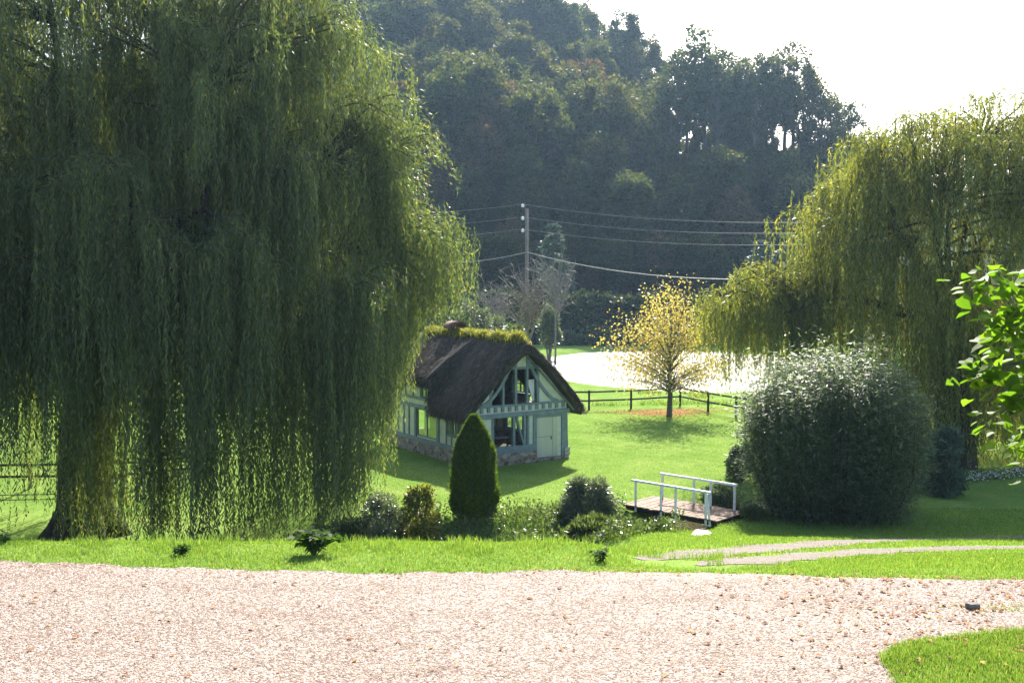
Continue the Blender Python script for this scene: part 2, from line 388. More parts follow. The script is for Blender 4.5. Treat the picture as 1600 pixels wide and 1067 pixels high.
tag(grid_mesh('distant_hill', np.arange(-300, 861, 20.0), np.arange(620, 1201, 20.0), farhill, M['far']), kind='structure')

def disc_mesh(name, cx, cyy, rfun, z, mat, n=96, rings=14):
    V = [(cx, cyy, z)]; F = []
    for r in range(1, rings + 1):
        for j in range(n):
            a = 2 * math.pi * j / n; q = rfun(a) * r / rings
            V.append((cx + q * math.cos(a), cyy + q * math.sin(a), z))
    m = MB()
    for r in range(rings):
        for j in range(n):
            j2 = (j + 1) % n
            if r == 0: F.append((0, 1 + j, 1 + j2))
            else: F.append((1 + (r-1)*n + j, 1 + r*n + j, 1 + r*n + j2, 1 + (r-1)*n + j2))
    m.add(V, F, True); return m.build(name, mat)
pond = MB()
n = 96; V = [(21, 115, -4.42)]; F = []
for j in range(n):
    a = 2 * math.pi * j / n; ux, uy = 18.2 * math.cos(a), 29.0 * math.sin(a)
    ar = math.atan2(uy, ux); r = 1.03 * (1 + .05 * math.sin(3 * ar + 1) + .04 * math.sin(5 * ar))
    V.append((21 + ux * r, 115 + uy * r, -4.42))
F = [(0, 1 + j, 1 + (j + 1) % n) for j in range(n)]
tag(pond.add(V, F, True).build('pond', M['pond']), kind='structure')
sm = MB(); V = []; F = []
pts = []
for (a, b) in zip(STREAM[:-1], STREAM[1:]):
    for t_ in np.linspace(0, 1, 8, endpoint=False): pts.append(a + (b - a) * t_)
for i, p in enumerate(pts):
    d = pts[min(i+1, len(pts)-1)] - pts[max(i-1, 0)]; d = d / np.hypot(*d); nn = np.array([-d[1], d[0]])
    for s_ in (-1.3, 1.3): V.append((p[0] + nn[0]*s_, p[1] + nn[1]*s_, -4.62))
F = [(2*i, 2*i+1, 2*i+3, 2*i+2) for i in range(len(pts)-1)]
tag(sm.add(V, F, True).build('stream', M['stream']), kind='structure')

# gravel yard: a sheet following the ground, its far edge wavering along the grass
EDGE = np.array([hit(px, py)[:2] for px, py in [(-300, 862), (0, 876), (120, 881), (250, 887), (430, 893), (600, 896), (750, 894), (900, 893), (1100, 895), (1300, 902), (1450, 906), (1600, 909), (1900, 914)]])
def edge_y(x):
    return np.interp(x, EDGE[:, 0], EDGE[:, 1]) + .05 * np.sin(x * 3.1) + .035 * np.sin(x * 7.7 + 1) + .02 * np.sin(x * 17)
gx = np.arange(-26, 26.01, .12); rows = 60; V = []
for r in range(rows + 1):
    f = r / rows; y = -12 + (edge_y(gx) + 12) * (1 - (1 - f) ** 2)
    V.append(np.stack([gx, y, h(gx, y) + .006], 1))
V = np.concatenate(V); nx = len(gx)
i = np.arange(nx - 1)[None, :] + nx * np.arange(rows)[:, None]
tag(mesh_np('gravel_yard', V, 4, M['gravel'], smooth=True, loops=np.stack([i, i+1, i+nx+1, i+nx], -1)), kind='structure')
# bottom right grass island on the gravel
PATCH_PX = [(1376, 1030), (1392, 1012), (1430, 1001), (1490, 994), (1560, 988), (1620, 984), (1700, 980), (1700, 1090), (1420, 1090), (1395, 1060)]
PATCH = np.array([at(a, b, 1) for a, b in PATCH_PX]); PATCH = np.array([(p[0] * s_, s_) for p in PATCH for s_ in [CAM_Z / (CAM_Z - p[2])]])
def inpoly(x, y, pl):
    c = np.zeros(np.shape(x), bool); j = len(pl) - 1
    for i in range(len(pl)):
        xi, yi = pl[i]; xj, yj = pl[j]
        c ^= ((yi > y) != (yj > y)) & (x < (xj - xi) * (y - yi) / (yj - yi + 1e-12) + xi); j = i
    return c
m_ = MB(); m_.add([(p[0], p[1], .012) for p in PATCH], [tuple(range(len(PATCH)))])
tag(m_.build('grass_island', M['lawn']), kind='structure')
# wheel tracks on the right slope
def track(name, cl, wid):
    P = np.array([hit(a, b)[:2] for a, b in cl]); T = np.linspace(0, 1, 120); u = np.linspace(0, 1, len(P))
    # smooth by cubic-ish double interpolation
    x = np.interp(T, u, P[:, 0]); y = np.interp(T, u, P[:, 1]); ker = np.ones(15) / 15
    x = np.convolve(np.pad(x, 7, 'edge'), ker, 'valid'); y = np.convolve(np.pad(y, 7, 'edge'), ker, 'valid')
    d = np.stack([np.gradient(x), np.gradient(y)], 1); d /= np.linalg.norm(d, axis=1, keepdims=True); nn = np.stack([-d[:, 1], d[:, 0]], 1)
    V = []
    for s_ in np.linspace(-.5, .5, 5):
        ww = wid * (1 + .25 * np.sin(T * 40 + s_ * 9) * (abs(s_) > .4)) * np.clip(T * 6, .15, 1)
        q = np.stack([x, y], 1) + nn * (s_ * ww)[:, None]
        V.append(np.concatenate([q, (h(q[:, 0], q[:, 1]) + .012)[:, None]], 1))
    V = np.concatenate(V); n = 120; i = np.arange(n-1)[None, :] + n * np.arange(4)[:, None]
    tag(mesh_np(name, V, 4, M['track'], smooth=True, loops=np.stack([i, i+1, i+n+1, i+n], -1)), kind='structure')
    return x, y
TR1 = track('track', [(985, 874), (1080, 867), (1180, 858), (1280, 850), (1400, 843), (1600, 839), (1900, 838)], 1.9)
TR2 = track('track', [(1080, 885), (1180, 876), (1290, 867), (1400, 860), (1600, 855), (1900, 853)], 1.6)

# ------------------------------------------------------------------ grass as ground cover
def grass_obj(name, xr, yr, n, hgt, wid, seed, mask=None, lean=.5, mat='grass', zoff=0):
    rng = np.random.default_rng(seed)
    x = rng.uniform(*xr, n); y = rng.uniform(*yr, n)
    if mask is not None: k = mask(x, y, rng); x, y = x[k], y[k]
    z = h(x, y) + zoff
    cl = np.array([noise.noise(Vector((a * 1.3, b * 1.3, seed))) for a, b in zip(x, y)])
    hh = rng.uniform(*hgt, len(x)) * (1 + .6 * cl)
    ww = np.full(len(x), wid) * rng.uniform(.7, 1.3, len(x))
    o = mesh_np(name, blades(x, y, z, hh, ww, rng, lean), 4, M[mat]); return tag(o, kind='stuff')
def not_track(x, y):
    ok = np.ones(len(x), bool)
    for tx, ty in (TR1, TR2):
        d = np.min(np.hypot(x[:, None] - tx[None, ::4], y[:, None] - ty[None, ::4]), 1); ok &= d > .95 + .18 * np.sin(x * 5.1 + y * 3.3) * np.sin(x * 2.3 - y * 4.7) - .3 * (np.sin(x * 91.7 + y * 57.3) > .8)
    return ok
tag(grass_obj('verge_grass', (-13, 13), (17, 22), 110000, (.03, .085), .011, 11,
    lambda x, y, r: (y > edge_y(x) - .02) & ((x / y < .08) | not_track(x, y))), 'bright short grass along the far edge of the gravel', 'grass')
tag(grass_obj('long_grass', (-13, 5), (18.8, 23), 22000, (.08, .22), .011, 12,
    lambda x, y, r: (np.array([noise.noise(Vector((a * .9, b * .9, 3))) for a, b in zip(x, y)]) > .06 + .25 * (x > 3))), 'longer tufted grass on the crest of the bank', 'grass')
tag(grass_obj('slope_grass', (1, 22), (20, 40), 90000, (.04, .09), .02, 13, lambda x, y, r: (x / y > .07) & (x / y < .6) & not_track(x, y)),
    'mown grass on the slope around the wheel tracks', 'grass')
tag(grass_obj('lawn_grass', (-12, 16), (36, 72), 150000, (.018, .04), .022, 14, lambda x, y, r: (x / y > -.13) & (x / y < .26) & (r.random(len(x)) < 45 / y)
    & (((x+2)*.839+(y-49.5)*.545 < -.2) | ((x+2)*.839+(y-49.5)*.545 > 5.9) | (-(x+2)*.545+(y-49.5)*.839 < -.2))),
    'mown lawn grass around the thatched cottage', 'grass')
tag(grass_obj('island_grass', (4, 9), (12, 15.5), 60000, (.04, .10), .008, 15, lambda x, y, r: inpoly(x + r.normal(0, .04, len(x)), y + r.normal(0, .04, len(x)), PATCH), zoff=.01),
    'bright grass island at the lower right of the gravel', 'grass')
tag(grass_obj('gravel_tuft', (5.5, 8.4), (15.0, 16.0), 1600, (.03, .07), .008, 16, lambda x, y, r: np.hypot((x - 7.6) / 1.0, (y - 15.5) / .22) + r.normal(0, .2, len(x)) < .8),
    'thin grass creeping over the gravel at the right', 'grass')
# pebbles and fallen leaves
rng = np.random.default_rng(21); n = 26000
x = rng.uniform(-9.5, 10, n); y = 12 + (rng.random(n)) * 6; k = y < edge_y(x); x, y = x[k], y[k]; n = len(x)
r = rng.uniform(.008, .02, n); P = np.stack([x, y, h(x, y) + .006], 1)
base = np.array([(1,0,0),(0,1,0),(-1,0,0),(0,-1,0),(0,0,.8)], float); ang = rng.uniform(0, 6.28, n)
ca, sa = np.cos(ang), np.sin(ang); st = rng.uniform(.7, 1.5, n)
bx = base[None, :, 0] * ca[:, None] * st[:, None] - base[None, :, 1] * sa[:, None]; by = base[None, :, 0] * sa[:, None] * st[:, None] + base[None, :, 1] * ca[:, None]
V = P[:, None, :] + np.stack([bx, by, np.broadcast_to(base[None, :, 2], bx.shape)], -1) * r[:, None, None]
F = (np.arange(n)[:, None, None] * 5 + np.array([(0,1,4),(1,2,4),(2,3,4),(3,0,4)])[None]).reshape(-1)
tag(mesh_np('loose_pebbles', V.reshape(-1, 3), 3, M['pebble'], loops=F), 'loose pink and grey pebbles over the gravel yard', 'pebbles', kind='stuff')
def litter(name, x, y, size, seed, label, zo=.012, mat='litter'):
    rng = np.random.default_rng(seed); n = len(x)
    P = np.stack([x, y, h(x, y) + zo + rng.uniform(0, .012, n)], 1); a = rng.uniform(0, 6.28, n)
    D = np.stack([np.cos(a), np.sin(a), rng.uniform(-.05, .15, n)], 1); N = np.stack([rng.normal(0, .15, n), rng.normal(0, .15, n), np.ones(n)], 1)
    s_ = rng.uniform(.6, 1.4, n) * size
    return tag(mesh_np(name, leaf_verts(P, D, N, s_, s_ * .6, .25), 4, M[mat]), label, 'fallen leaves', kind='stuff')
rng = np.random.default_rng(22); n = 9000
x = rng.uniform(-9, 10, n); y = rng.uniform(12, 18.2, n)
dens = .07 + .9 * sstep(2.2, 6.5, x) * (.35 + .65 * np.exp(-((y - 15.3) / 1.5) ** 2)) + .45 * (edge_y(x) - y < .35) * (x > 0)
cl = np.array([noise.noise(Vector((a * .8, b * 1.6, 5))) for a, b in zip(x, y)])
k = (rng.random(n) < dens * (.55 + 1.1 * np.clip(cl + .2, 0, 1)) * .6) & (y < edge_y(x) + .25)
litter('fallen_leaves', x[k], y[k], .085, 23, 'orange and brown fallen leaves strewn over the gravel')
n = 40; litter('fallen_leaves', rng.uniform(5.2, 8, n), rng.uniform(12.6, 14.4, n), .085, 24, 'pale and yellow fallen leaves on the grass island', .06)

# ------------------------------------------------------------------ weeping willows
def arc(p0, d, L, rise, droop, n=9):
    """branch that leaves along d, rises, then falls over"""
    d = np.array(d, float); hd = np.array([d[0], d[1], 0]); hd /= np.linalg.norm(hd) + 1e-9
    t = np.linspace(0, 1, n)
    return np.array(p0)[None] + hd[None] * (L * t)[:, None] + np.array([0, 0, 1.0])[None] * (rise * np.sin(t * 2.2) - droop * t ** 2.6)[:, None]
class Willow:
    def __init__(s, seed, leafL, leafW, step): s.rng = np.random.default_rng(seed); s.P = []; s.D = []; s.tw = MB(); s.L = leafL; s.W = leafW; s.step = step; s.low = None; s.edge = None; s.free = False; s.nodes = None
    def strand(s, p, length):
        r = s.rng
        if s.edge is not None and not s.free:
            px = 800 + 1600 * p[0] / p[1]; py = 442 - 1600 * (p[2] - 5) / p[1]
            if px > np.interp(py, *s.edge) + r.normal(0, 7): return
        if s.low is not None:
            px = 800 + 1600 * p[0] / p[1]
            if px > s.low[0][0]: length = min(length, max(.5, p[2] - (5 - (np.interp(px, *s.low) - 442 + r.normal(0, 14)) / 1600 * p[1])))
        n = max(3, int(length / s.step)); t = np.linspace(0, 1, n)
        a, b = r.normal(0, .05 * length, 2); ph = r.uniform(0, 6.28, 2)
        x = p[0] + a * t + .05 * np.sin(t * length * 1.5 + ph[0]); y = p[1] + b * t + .05 * np.sin(t * length * 1.3 + ph[1])
        z = p[2] - length * (t - .06 * np.sin(t * 3.14))
        P = np.stack([x, y, z], 1) + r.normal(0, .03, (n, 3))
        D = np.stack([r.normal(0, .3, n), r.normal(0, .3, n), -np.ones(n) * .9], 1)
        s.P.append(P); s.D.append(D)
    def cascade(s, p0, d, L, rise, droop, nst, lr, spread=.45, zmin=None, rad=.026):
        r = s.rng; B = arc(p0, d, L, rise, droop)
        s.tw.tube(B, list(np.linspace(rad, .012, len(B))), 5, cap=False)
        if s.nodes is not None and r.random() < .8:
            q = s.nodes; k = q[np.argmin(np.sum((q - np.array(p0)) ** 2, 1) + 6 * np.maximum(0, q[:, 2] - p0[2]))]
            s.tw.tube(limb_path(k, p0, .3, 7), list(np.linspace(.07, rad, 7)), 5, cap=False)
        for i in range(nst):
            t = (r.random() ** .7) * (len(B) - 1.001); j = int(t); p = B[j] + (B[j+1] - B[j]) * (t - j)
            p = p + np.array([r.normal(0, spread), r.normal(0, spread), r.normal(0, .12)])
            le = r.uniform(*lr)
            if zmin is not None: le = min(le, max(.5, p[2] - zmin - r.random() ** 2 * 1.5))
            s.strand(p, le)
        # leafy shoulder on top of the arching branch
        n = int(L * 60); t = r.random(n) * (len(B) - 1.001); j = t.astype(int); p = B[j] + (B[j+1] - B[j]) * (t - j)[:, None]
        dd = np.array([d[0], d[1], 0]) / (np.hypot(d[0], d[1]) + 1e-9)
        s.P.append(p + r.normal(0, .16, (n, 3))); s.D.append(dd[None] * .5 + r.normal(0, .45, (n, 3)) + np.array([0, 0, -.35]))
    def build(s, root, leafmat_, org, name='foliage'):
        P = np.concatenate(s.P) - np.array(org); D = np.concatenate(s.D); n = len(P)
        N = s.rng.normal(size=(n, 3)); L = s.L * s.rng.uniform(.7, 1.3, n)
        print('willow leaves', n)
        mesh_np(name, leaf_verts(P, D, N, L, s.W * s.rng.uniform(.8, 1.2, n)), 4, leafmat_, root)
        s.tw.build('twigs', M['bark'], root, org)
def limb_path(p, q, sag, n=8):
    p = np.array(p, float); q = np.array(q, float); t = np.linspace(0, 1, n)
    return p + (q - p) * t[:, None] + np.array([0, 0, 1.0]) * (sag * np.sin(t * 3.14159))[:, None] + np.stack([np.sin(t*5+p[0])*.12, np.cos(t*4+q[1])*.12, t*0], 1)

def left_willow():
    S = 1.27
    def G(x, y, z): return (x * S, y * S, 5 + (z - 5) * S)
    bx, by, _ = G(-13.95, 33.2, 0); bz = float(h(bx, by)) - .3; org = (bx, by, bz)
    root = empty('weeping_willow', org, 'huge weeping willow with dense dark green curtains and thick trunk at left', 'tree')
    tr = MB(); F = np.array(G(-13.0, 33.4, 3.6)); H = F[2] - bz
    tp = [(bx - .1, by, bz), (bx - .05, by, bz + .9), (bx, by, bz + H * .25), (bx + .2, by, bz + H * .5), (bx + .6, by + .1, bz + H * .75), tuple(F)]
    tr.tube(tp, [1.5, 1.2, 1.05, 1.0, 1.1, .9], 18, wob=.35)
    for p in range(7):                                          # buttress roots
        a = p * .9; tr.tube([(bx + math.cos(a)*.8, by + math.sin(a)*.8, bz + 1.3), (bx + math.cos(a)*1.25, by + math.sin(a)*1.25, bz + .5), (bx + math.cos(a)*1.9, by + math.sin(a)*1.9, bz + .1)], [.42, .4, .14], 8)
    tr.build('trunk', M['bark'], root, org)
    W = Willow(31, .215, .043, .078); r = W.rng; W.low = ([560, 592, 616, 636, 680, 735, 900], [800, 720, 630, 545, 482, 470, 455]); W.edge = ([-60, 0, 60, 100, 130, 180, 210, 290, 320, 350, 400, 470, 560, 700], [505, 530, 588, 622, 612, 638, 622, 650, 660, 690, 715, 690, 640, 615])
    ends = [(-6.5, 31.5, 8.0), (-6, 34.5, 6.0), (-9, 30, 10.5), (-11, 34.5, 13.5), (-14.5, 32, 14.5), (-9, 34, 12.3), (-22, 33, 4.3), (-20.5, 31.5, 9.5), (-17.5, 35.5, 12),
            (-12, 28.9, 8), (-9, 29.2, 7), (-16.5, 28.8, 7.5), (-12, 37.5, 9), (-18.5, 29.5, 5.5), (-8, 36.5, 8)]
    lm = MB(); nodes = []
    for e in ends: nodes.append(limb_path(F - np.array([0, 0, r.uniform(0, 1.5)]), G(*e), r.uniform(.4, 1.5))); lm.tube(nodes[-1], list(np.linspace(.42, .07, 8)), 8, wob=.2)
    W.nodes = np.concatenate(nodes); lm.build('limbs', M['bark'], root, org)
    Cc = np.array(G(-13.2, 33.4, 4.6)); RR = np.array([11.3, 7.0, 13.6]) * S
    def zf(p): return h(p[0], p[1])
    for i in range(104):                                        # umbrella-like tufts in tiers over the dome
        ct = r.uniform(-.02, 1) if i % 3 else r.uniform(-.05, .4); ph = r.uniform(0, 6.283); st = math.sqrt(max(0, 1 - ct * ct))
        if math.sin(ph) > .3 and r.random() < .35: ph = -ph
        u = np.array([math.cos(ph) * st, math.sin(ph) * st, ct]); q = r.uniform(.72, .93) if i % 4 else r.uniform(.3, .7)
        c0 = Cc + RR * u * q; low = u[2] < .35; hang = r.uniform(.7, 1.25)
        for j in range(r.integers(4, 8)):
            a_ = r.normal(0, .9); dx = u[0] * math.cos(a_) - u[1] * math.sin(a_) + .02; dy = u[0] * math.sin(a_) + u[1] * math.cos(a_)
            p0 = c0 + r.normal(0, .35, 3); L = r.uniform(1.3, 2.7) * (.6 + .4 * st); zlow = float(zf(p0)) + .25
            W.cascade(p0, (dx, dy, 0), L, r.uniform(.3, .8), r.uniform(.6, 1.6), 25, tuple(np.array((3.0, 9.6) if (low and u[1] > -.2) else (2.3, 6.2) if low else (1.6, 4.2)) * hang), .24, zlow)
    for i in range(150):                                        # looser inner growth
        u = rdir(1, r)[0]; u[2] = abs(u[2]); p0 = Cc + RR * u * r.uniform(.3, .8)
        W.cascade(p0, (u[0] + .02, u[1], 0), r.uniform(1.5, 3), r.uniform(.2, .7), r.uniform(.6, 1.9), 16, (2, 6), .35, float(zf(p0)) + .25)
    for i in range(190):                                        # the high inner crown
        ct = r.uniform(.45, 1); ph = r.uniform(0, 6.283); st = math.sqrt(1 - ct * ct)
        u = np.array([math.cos(ph) * st, math.sin(ph) * st, ct]); p0 = Cc + RR * u * r.uniform(.5, .92)
        W.cascade(p0, (u[0] + .02, u[1], 0), r.uniform(1.8, 3), r.uniform(.3, .8), r.uniform(.8, 2), 20, (1.8, 4.8), .4)
    for px in range(-10, 540, 22):
        for py in (-70, -15, 45):
            W.cascade(at(px + r.normal(0, 9), py + r.normal(0, 14), 42 + r.normal(0, 2.5)), (r.normal(0, 1), r.normal(0, 1), 0), r.uniform(1.2, 2.2), .4, 1.0, 18, (1.4, 3.6), .3)
    # long curtains reaching the bank
    for px, Y, n_, wd in [(14, 32, 14, .5), (50, 33, 12, .6), (236, 29.5, 90, .26), (258, 30.5, 60, .26), (318, 29, 110, .24), (365, 31, 40, .3), (396, 30, 80, .24), (446, 30.5, 70, .28), (482, 32, 60, .28),
                          (505, 29.5, 110, .36), (540, 30, 140, .38), (578, 31, 120, .36), (606, 32, 70, .3), (632, 32, 36, .33), (190, 31, 70, .5), (110, 30.5, 80, .5), (150, 31, 100, .5), (655, 33.5, 20, .3)]:
        top = at(px, r.uniform(440, 520), Y * S)
        for j in range(n_):
            p = top + np.array([r.normal(0, wd * S), r.normal(0, .6), r.normal(0, 1.0)])
            W.strand(p, min(r.uniform(6, 11.5) * (.75 if px > 560 else 1), p[2] - float(zf(p)) - .3 - r.random() * 1.4))
    # the stepped right-hand outline: arching tips one under the other
    for px, py, L, ln, n_ in [(550, 0, 1.8, 2.4, 30), (590, 55, 2.0, 2.6, 30), (628, 92, 2.0, 2.2, 30), (612, 140, 2.0, 2.6, 30), (640, 185, 1.8, 2.6, 28), (626, 240, 2.0, 3.0, 34), (655, 288, 2.0, 2.6, 32), (690, 335, 2.4, 3.4, 44),
                              (716, 350, 2.2, 3.2, 44), (722, 395, 1.6, 2.4, 32), (668, 350, 2.4, 4.2, 44), (700, 420, 1.6, 2.2, 26), (650, 420, 2, 4.5, 40), (640, 480, 2, 4.2, 40), (690, 372, 2.2, 3.4, 40)]:
        W.free = True; p1 = at(px, py, 43.0 + r.normal(0, .9)); p0 = p1 - np.array([L * 1.0, r.normal(0, .4), -.05 + L * .1])
        W.cascade(p0, (1, r.normal(0, .3), 0), L * S, .9, 1.3, n_, (ln * .55, ln * S), .3, rad=.026)
    W.build(root, M['willow'], org)
left_willow()

def right_willow():
    by = 51.0; bx = (1495 - 800) / 1600 * by; bz = float(h(bx, by)) - .3; org = (bx, by, bz)
    root = empty('weeping_willow', org, 'yellowing weeping willow standing behind the big glossy bush at right', 'tree')
    tr = MB(); F = np.array([bx - .3, by, 3.4])
    tr.tube([(bx, by, bz), (bx, by, bz + .8), (bx, by, bz + 2.5), (bx - .1, by, bz + 5), tuple(F)], [1.35, 1.05, .9, .75, .6], 16, wob=.35)
    tr.build('trunk', M['bark'], root, org)
    W = Willow(47, .25, .05, .095); r = W.rng; S = by / 1600
    def A(px, py, dy=0): return at(px, py, by + dy)
    lm = MB(); nodes = []
    for e, sg, r0 in [(A(1390, 492, -1), .2, .34), (A(1180, 470, 1), .9, .3), (A(1330, 300, 1), 1, .26), (A(1440, 290), .8, .24), (A(1530, 235), .3, .22), (A(1400, 360, -3), .6, .2), (A(1600, 290, 1), .6, .22), (A(1680, 330, 0), .8, .3), (A(1560, 330, 4), .6, .25), (A(1480, 320, -4), .6, .25)]:
        nodes.append(limb_path(F - np.array([0, 0, r.uniform(0, 1.0)]), e, sg)); lm.tube(nodes[-1], list(np.linspace(r0, .06, 8)), 7, wob=.2)
    for p, q in [((1225, 490), (1320, 465)), ((1350, 380), (1420, 345)), ((1330, 395), (1400, 400))]:
        lm.tube(limb_path(A(*p, -1.5), A(*q, -.5), .15), list(np.linspace(.05, .11, 8)), 6)
    W.nodes = np.concatenate(nodes); lm.build('limbs', M['bark'], root, org)
    Cc = A(1490, 400); RR = np.array([232 * S, 6.6, 255 * S])
    for i in range(270):
        ct = r.uniform(-.25, 1) if i % 3 else r.uniform(.4, 1); ph = r.uniform(0, 6.283); st = math.sqrt(max(0, 1 - ct * ct))
        u = np.array([math.cos(ph) * st, math.sin(ph) * st, ct]); q = r.uniform(.72, .95) if i % 4 else r.uniform(.35, .7)
        if u[0] < 0 and u[2] > .5: q *= .93
        p0 = Cc + RR * u * q
        W.cascade(p0, (u[0], u[1], 0), r.uniform(1.2, 2.4), r.uniform(.3, .9), r.uniform(.4, 1.4), 19, (1.5, 4.4) if u[2] < .4 else (1.0, 3.0), .45, float(h(p0[0], p0[1])) + .4)
    # arm of the crown reaching left, hanging in front of the pond
    for px in range(1118, 1290, 8):
        for k in range(2):
            py = np.interp(px, [1110, 1135, 1160, 1200, 1250, 1290], [448, 436, 420, 416, 432, 400]) + r.uniform(0, 55)
            p0 = A(px + 10, py, r.normal(0, 1.1)); bot = np.interp(px, [1110, 1140, 1165, 1250, 1290], [2.4, 3.2, 4.8, 5.2, 5.6])
            W.cascade(p0, (-1 if r.random() < .65 else 1, r.normal(0, .5), 0), r.uniform(.9, 1.8), .5, .8, 20, (bot * .4, bot), .28, rad=.035)
    # top tips and long hangers
    for px, py in [(1345, 215), (1385, 200), (1420, 195), (1460, 175), (1500, 165), (1535, 150), (1570, 140), (1600, 135), (1310, 260), (1290, 300), (1275, 340), (1268, 400), (1630, 140)]:
        W.cascade(A(px + 12, py + 14, r.normal(0, 1)), (-1, r.normal(0, .6), 0), 1.3, .7, .8, 16, (.8, 2.4), .3, rad=.02)
    for px in list(range(1290, 1660, 6)) + list(range(1440, 1660, 5)):
        p = A(px, r.uniform(430, 500), r.normal(1.0, 1.8)); 
        for j in range(12):
            q = p + np.array([r.normal(0, .3), r.normal(0, .5), r.normal(0, .6)]); W.strand(q, min(r.uniform(4.5, 10), q[2] - float(h(q[0], q[1])) - .3 - 1.5 * r.random() ** 2))
    W.build(root, M['willow2'], org)
right_willow()

# ------------------------------------------------------------------ broadleaf trees, conifers, shrubs
def broadleaf(seed, H, cr, cb, lobes, per, ls, squash=1.0, gaps=.0):
    """leaf clumps on limbs; returns (leaf verts, trunk MB) about the origin"""
    r = np.random.default_rng(seed); mb = MB(); Vs = []
    cz = cb + (H - cb) * .5; rz = (H - cb) * .5
    lean = r.normal(0, .3, 2)
    mb.tube([(0, 0, -.6), (0, 0, .5), (lean[0]*.3, lean[1]*.3, cb), (lean[0], lean[1], cz + rz * .5)], [H*.022, H*.016, H*.012, H*.004], 7)
    for i in range(lobes):
        u = rdir(1, r)[0]; u[2] = u[2] * .9 + .15; q = r.uniform(.55, .95)
        prof = 1.0 if u[2] > 0 else 1 - .35 * abs(u[2])
        c = np.array([lean[0] + u[0] * cr * q * prof, lean[1] + u[1] * cr * q * prof, cz + u[2] * rz * q])
        lr = cr * r.uniform(.11, .34)
        if i % 2 == 0: mb.tube(limb_path((lean[0]*.5, lean[1]*.5, cb + (c[2] - cb) * r.uniform(.05, .5)), c, .2, 5), list(np.linspace(H*.006, H*.0016, 5)), 5, cap=False)
        d = rdir(per, r); rad = lr * r.random(per) ** .45
        P = c + d * rad[:, None] * np.array([1.05, 1.05, 1.0 * squash])
        D = norm(d * .7 + r.normal(0, .6, (per, 3))); L = ls * r.uniform(.6, 1.35, per)
        Vs.append(leaf_verts(P, D, r.normal(size=(per, 3)), L, L * .62))
    return np.concatenate(Vs), mb
def conifer(seed, H, rb, n, ls):
    r = np.random.default_rng(seed); mb = MB(); mb.tube([(0, 0, -.5), (0, 0, H * .97)], [H * .02, .02], 7)
    Vs = []; nb = int(H * 9)
    for i in range(nb):
        f = r.random() ** .8 * .97; z = .6 + f * (H - .6); L = rb * (1 - f) ** .8 * r.uniform(.7, 1.15) + .12; a = r.uniform(0, 6.28)
        m = max(8, int(n / nb * (1.6 - f))); t = r.random(m) ** .7; d = np.array([math.cos(a), math.sin(a), 0])
        P = d * (L * t)[:, None] + np.stack([r.normal(0, .16 + .1 * t, m), r.normal(0, .16 + .1 * t, m), z + .15 * L * t - .35 * L * t ** 2 + r.normal(0, .09, m)], 1)
        Vs.append(leaf_verts(P, d + r.normal(0, .5, (m, 3)) + np.array([0, 0, -.15]), r.normal(size=(m, 3)), ls * r.uniform(.6, 1.3, m), ls * .4))
    return np.concatenate(Vs), mb

protos = {}
def forest_proto(name, V, mb, mat, bark='bark2'):
    root = empty(name, (0, 0, -100)); mesh_np('crown', V, 4, M[mat], root); mb.build('trunk', M[bark], root); return root
rngF = np.random.default_rng(5)
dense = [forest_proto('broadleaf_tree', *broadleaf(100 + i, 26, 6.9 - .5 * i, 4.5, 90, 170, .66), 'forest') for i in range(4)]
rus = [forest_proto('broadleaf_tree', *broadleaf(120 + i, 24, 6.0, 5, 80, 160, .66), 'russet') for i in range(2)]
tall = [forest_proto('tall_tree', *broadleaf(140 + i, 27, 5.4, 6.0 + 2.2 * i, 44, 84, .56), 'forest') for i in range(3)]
used = set()
def put(proto, x, y, z, s, label, cat, group, sz=1.0):
    o = proto if proto.name not in used else copy_tree(proto); used.add(proto.name); used.add(o.name)
    o.location = (x, y, z); o.scale = (s, s, s * sz); o.rotation_euler = (0, 0, rngF.uniform(0, 6.28))
    tag(o, label, cat, group); return o
placed = []
def try_place(x, y, dmin):
    for a, b in placed:
        if (a - x) ** 2 + (b - y) ** 2 < dmin * dmin: return False
    placed.append((x, y)); return True
GW = 'trees packed on the wooded hillside'
# skyline trees at the right end of the wood, one by one
ends_ = [(1318, 226, .95, 'slim skyline tree at the far right end of the wood, bare trunk against white sky'),
         (1300, 224, 1.0, 'second skyline tree from the right end of the wood, crown leaning over the gap'),
         (1276, 221, 1.06, 'third skyline tree from the right end of the wood, sky between its limbs'),
         (1252, 225, 1.1, 'fourth skyline tree from the right end of the wood, above the blue-green conifers')]
for px, Y, s, lab in ends_:
    x = (px - 800) / 1600 * Y; placed.append((x, Y)); put(tall[0 if px % 4 else 1], x, Y, float(hill(x, Y)), s, lab, 'tree', 'skyline trees at the right end of the wood')
for px in range(1040, 1240, 15):
    Y = rngF.uniform(226, 238); x = (px - 800) / 1600 * Y; placed.append((x, Y))
    put(tall[px % 3], x, Y, float(hill(x, Y)) , rngF.uniform(1.1, 1.28), 'tall tree with a bare trunk in the row along the right crest of the wood', 'tree', 'tall trees along the right crest of the wood')
for i_ in range(58):
    px = rngF.uniform(1020, 1335); Y = rngF.uniform(216, 240); x = (px - 800) / 1600 * Y
    if (1045 < px < 1082 or 1282 < px < 1300) and rngF.random() < .8: continue
    put(dense[i_ % 4], x, Y, float(hill(x, Y)) - 1.0, rngF.uniform(.38, .72), 'small leafy tree growing between the bare trunks on the right crest of the wood', 'tree', 'undergrowth trees on the right crest')
put(rus[0], 212 * (1160 - 800) / 1600, 212, float(hill(76 * 1.0, 212)) , .92, 'rust-tinted tree standing below the right crest of the wood', 'tree', None); placed.append((47.7, 212))
cnt = 0
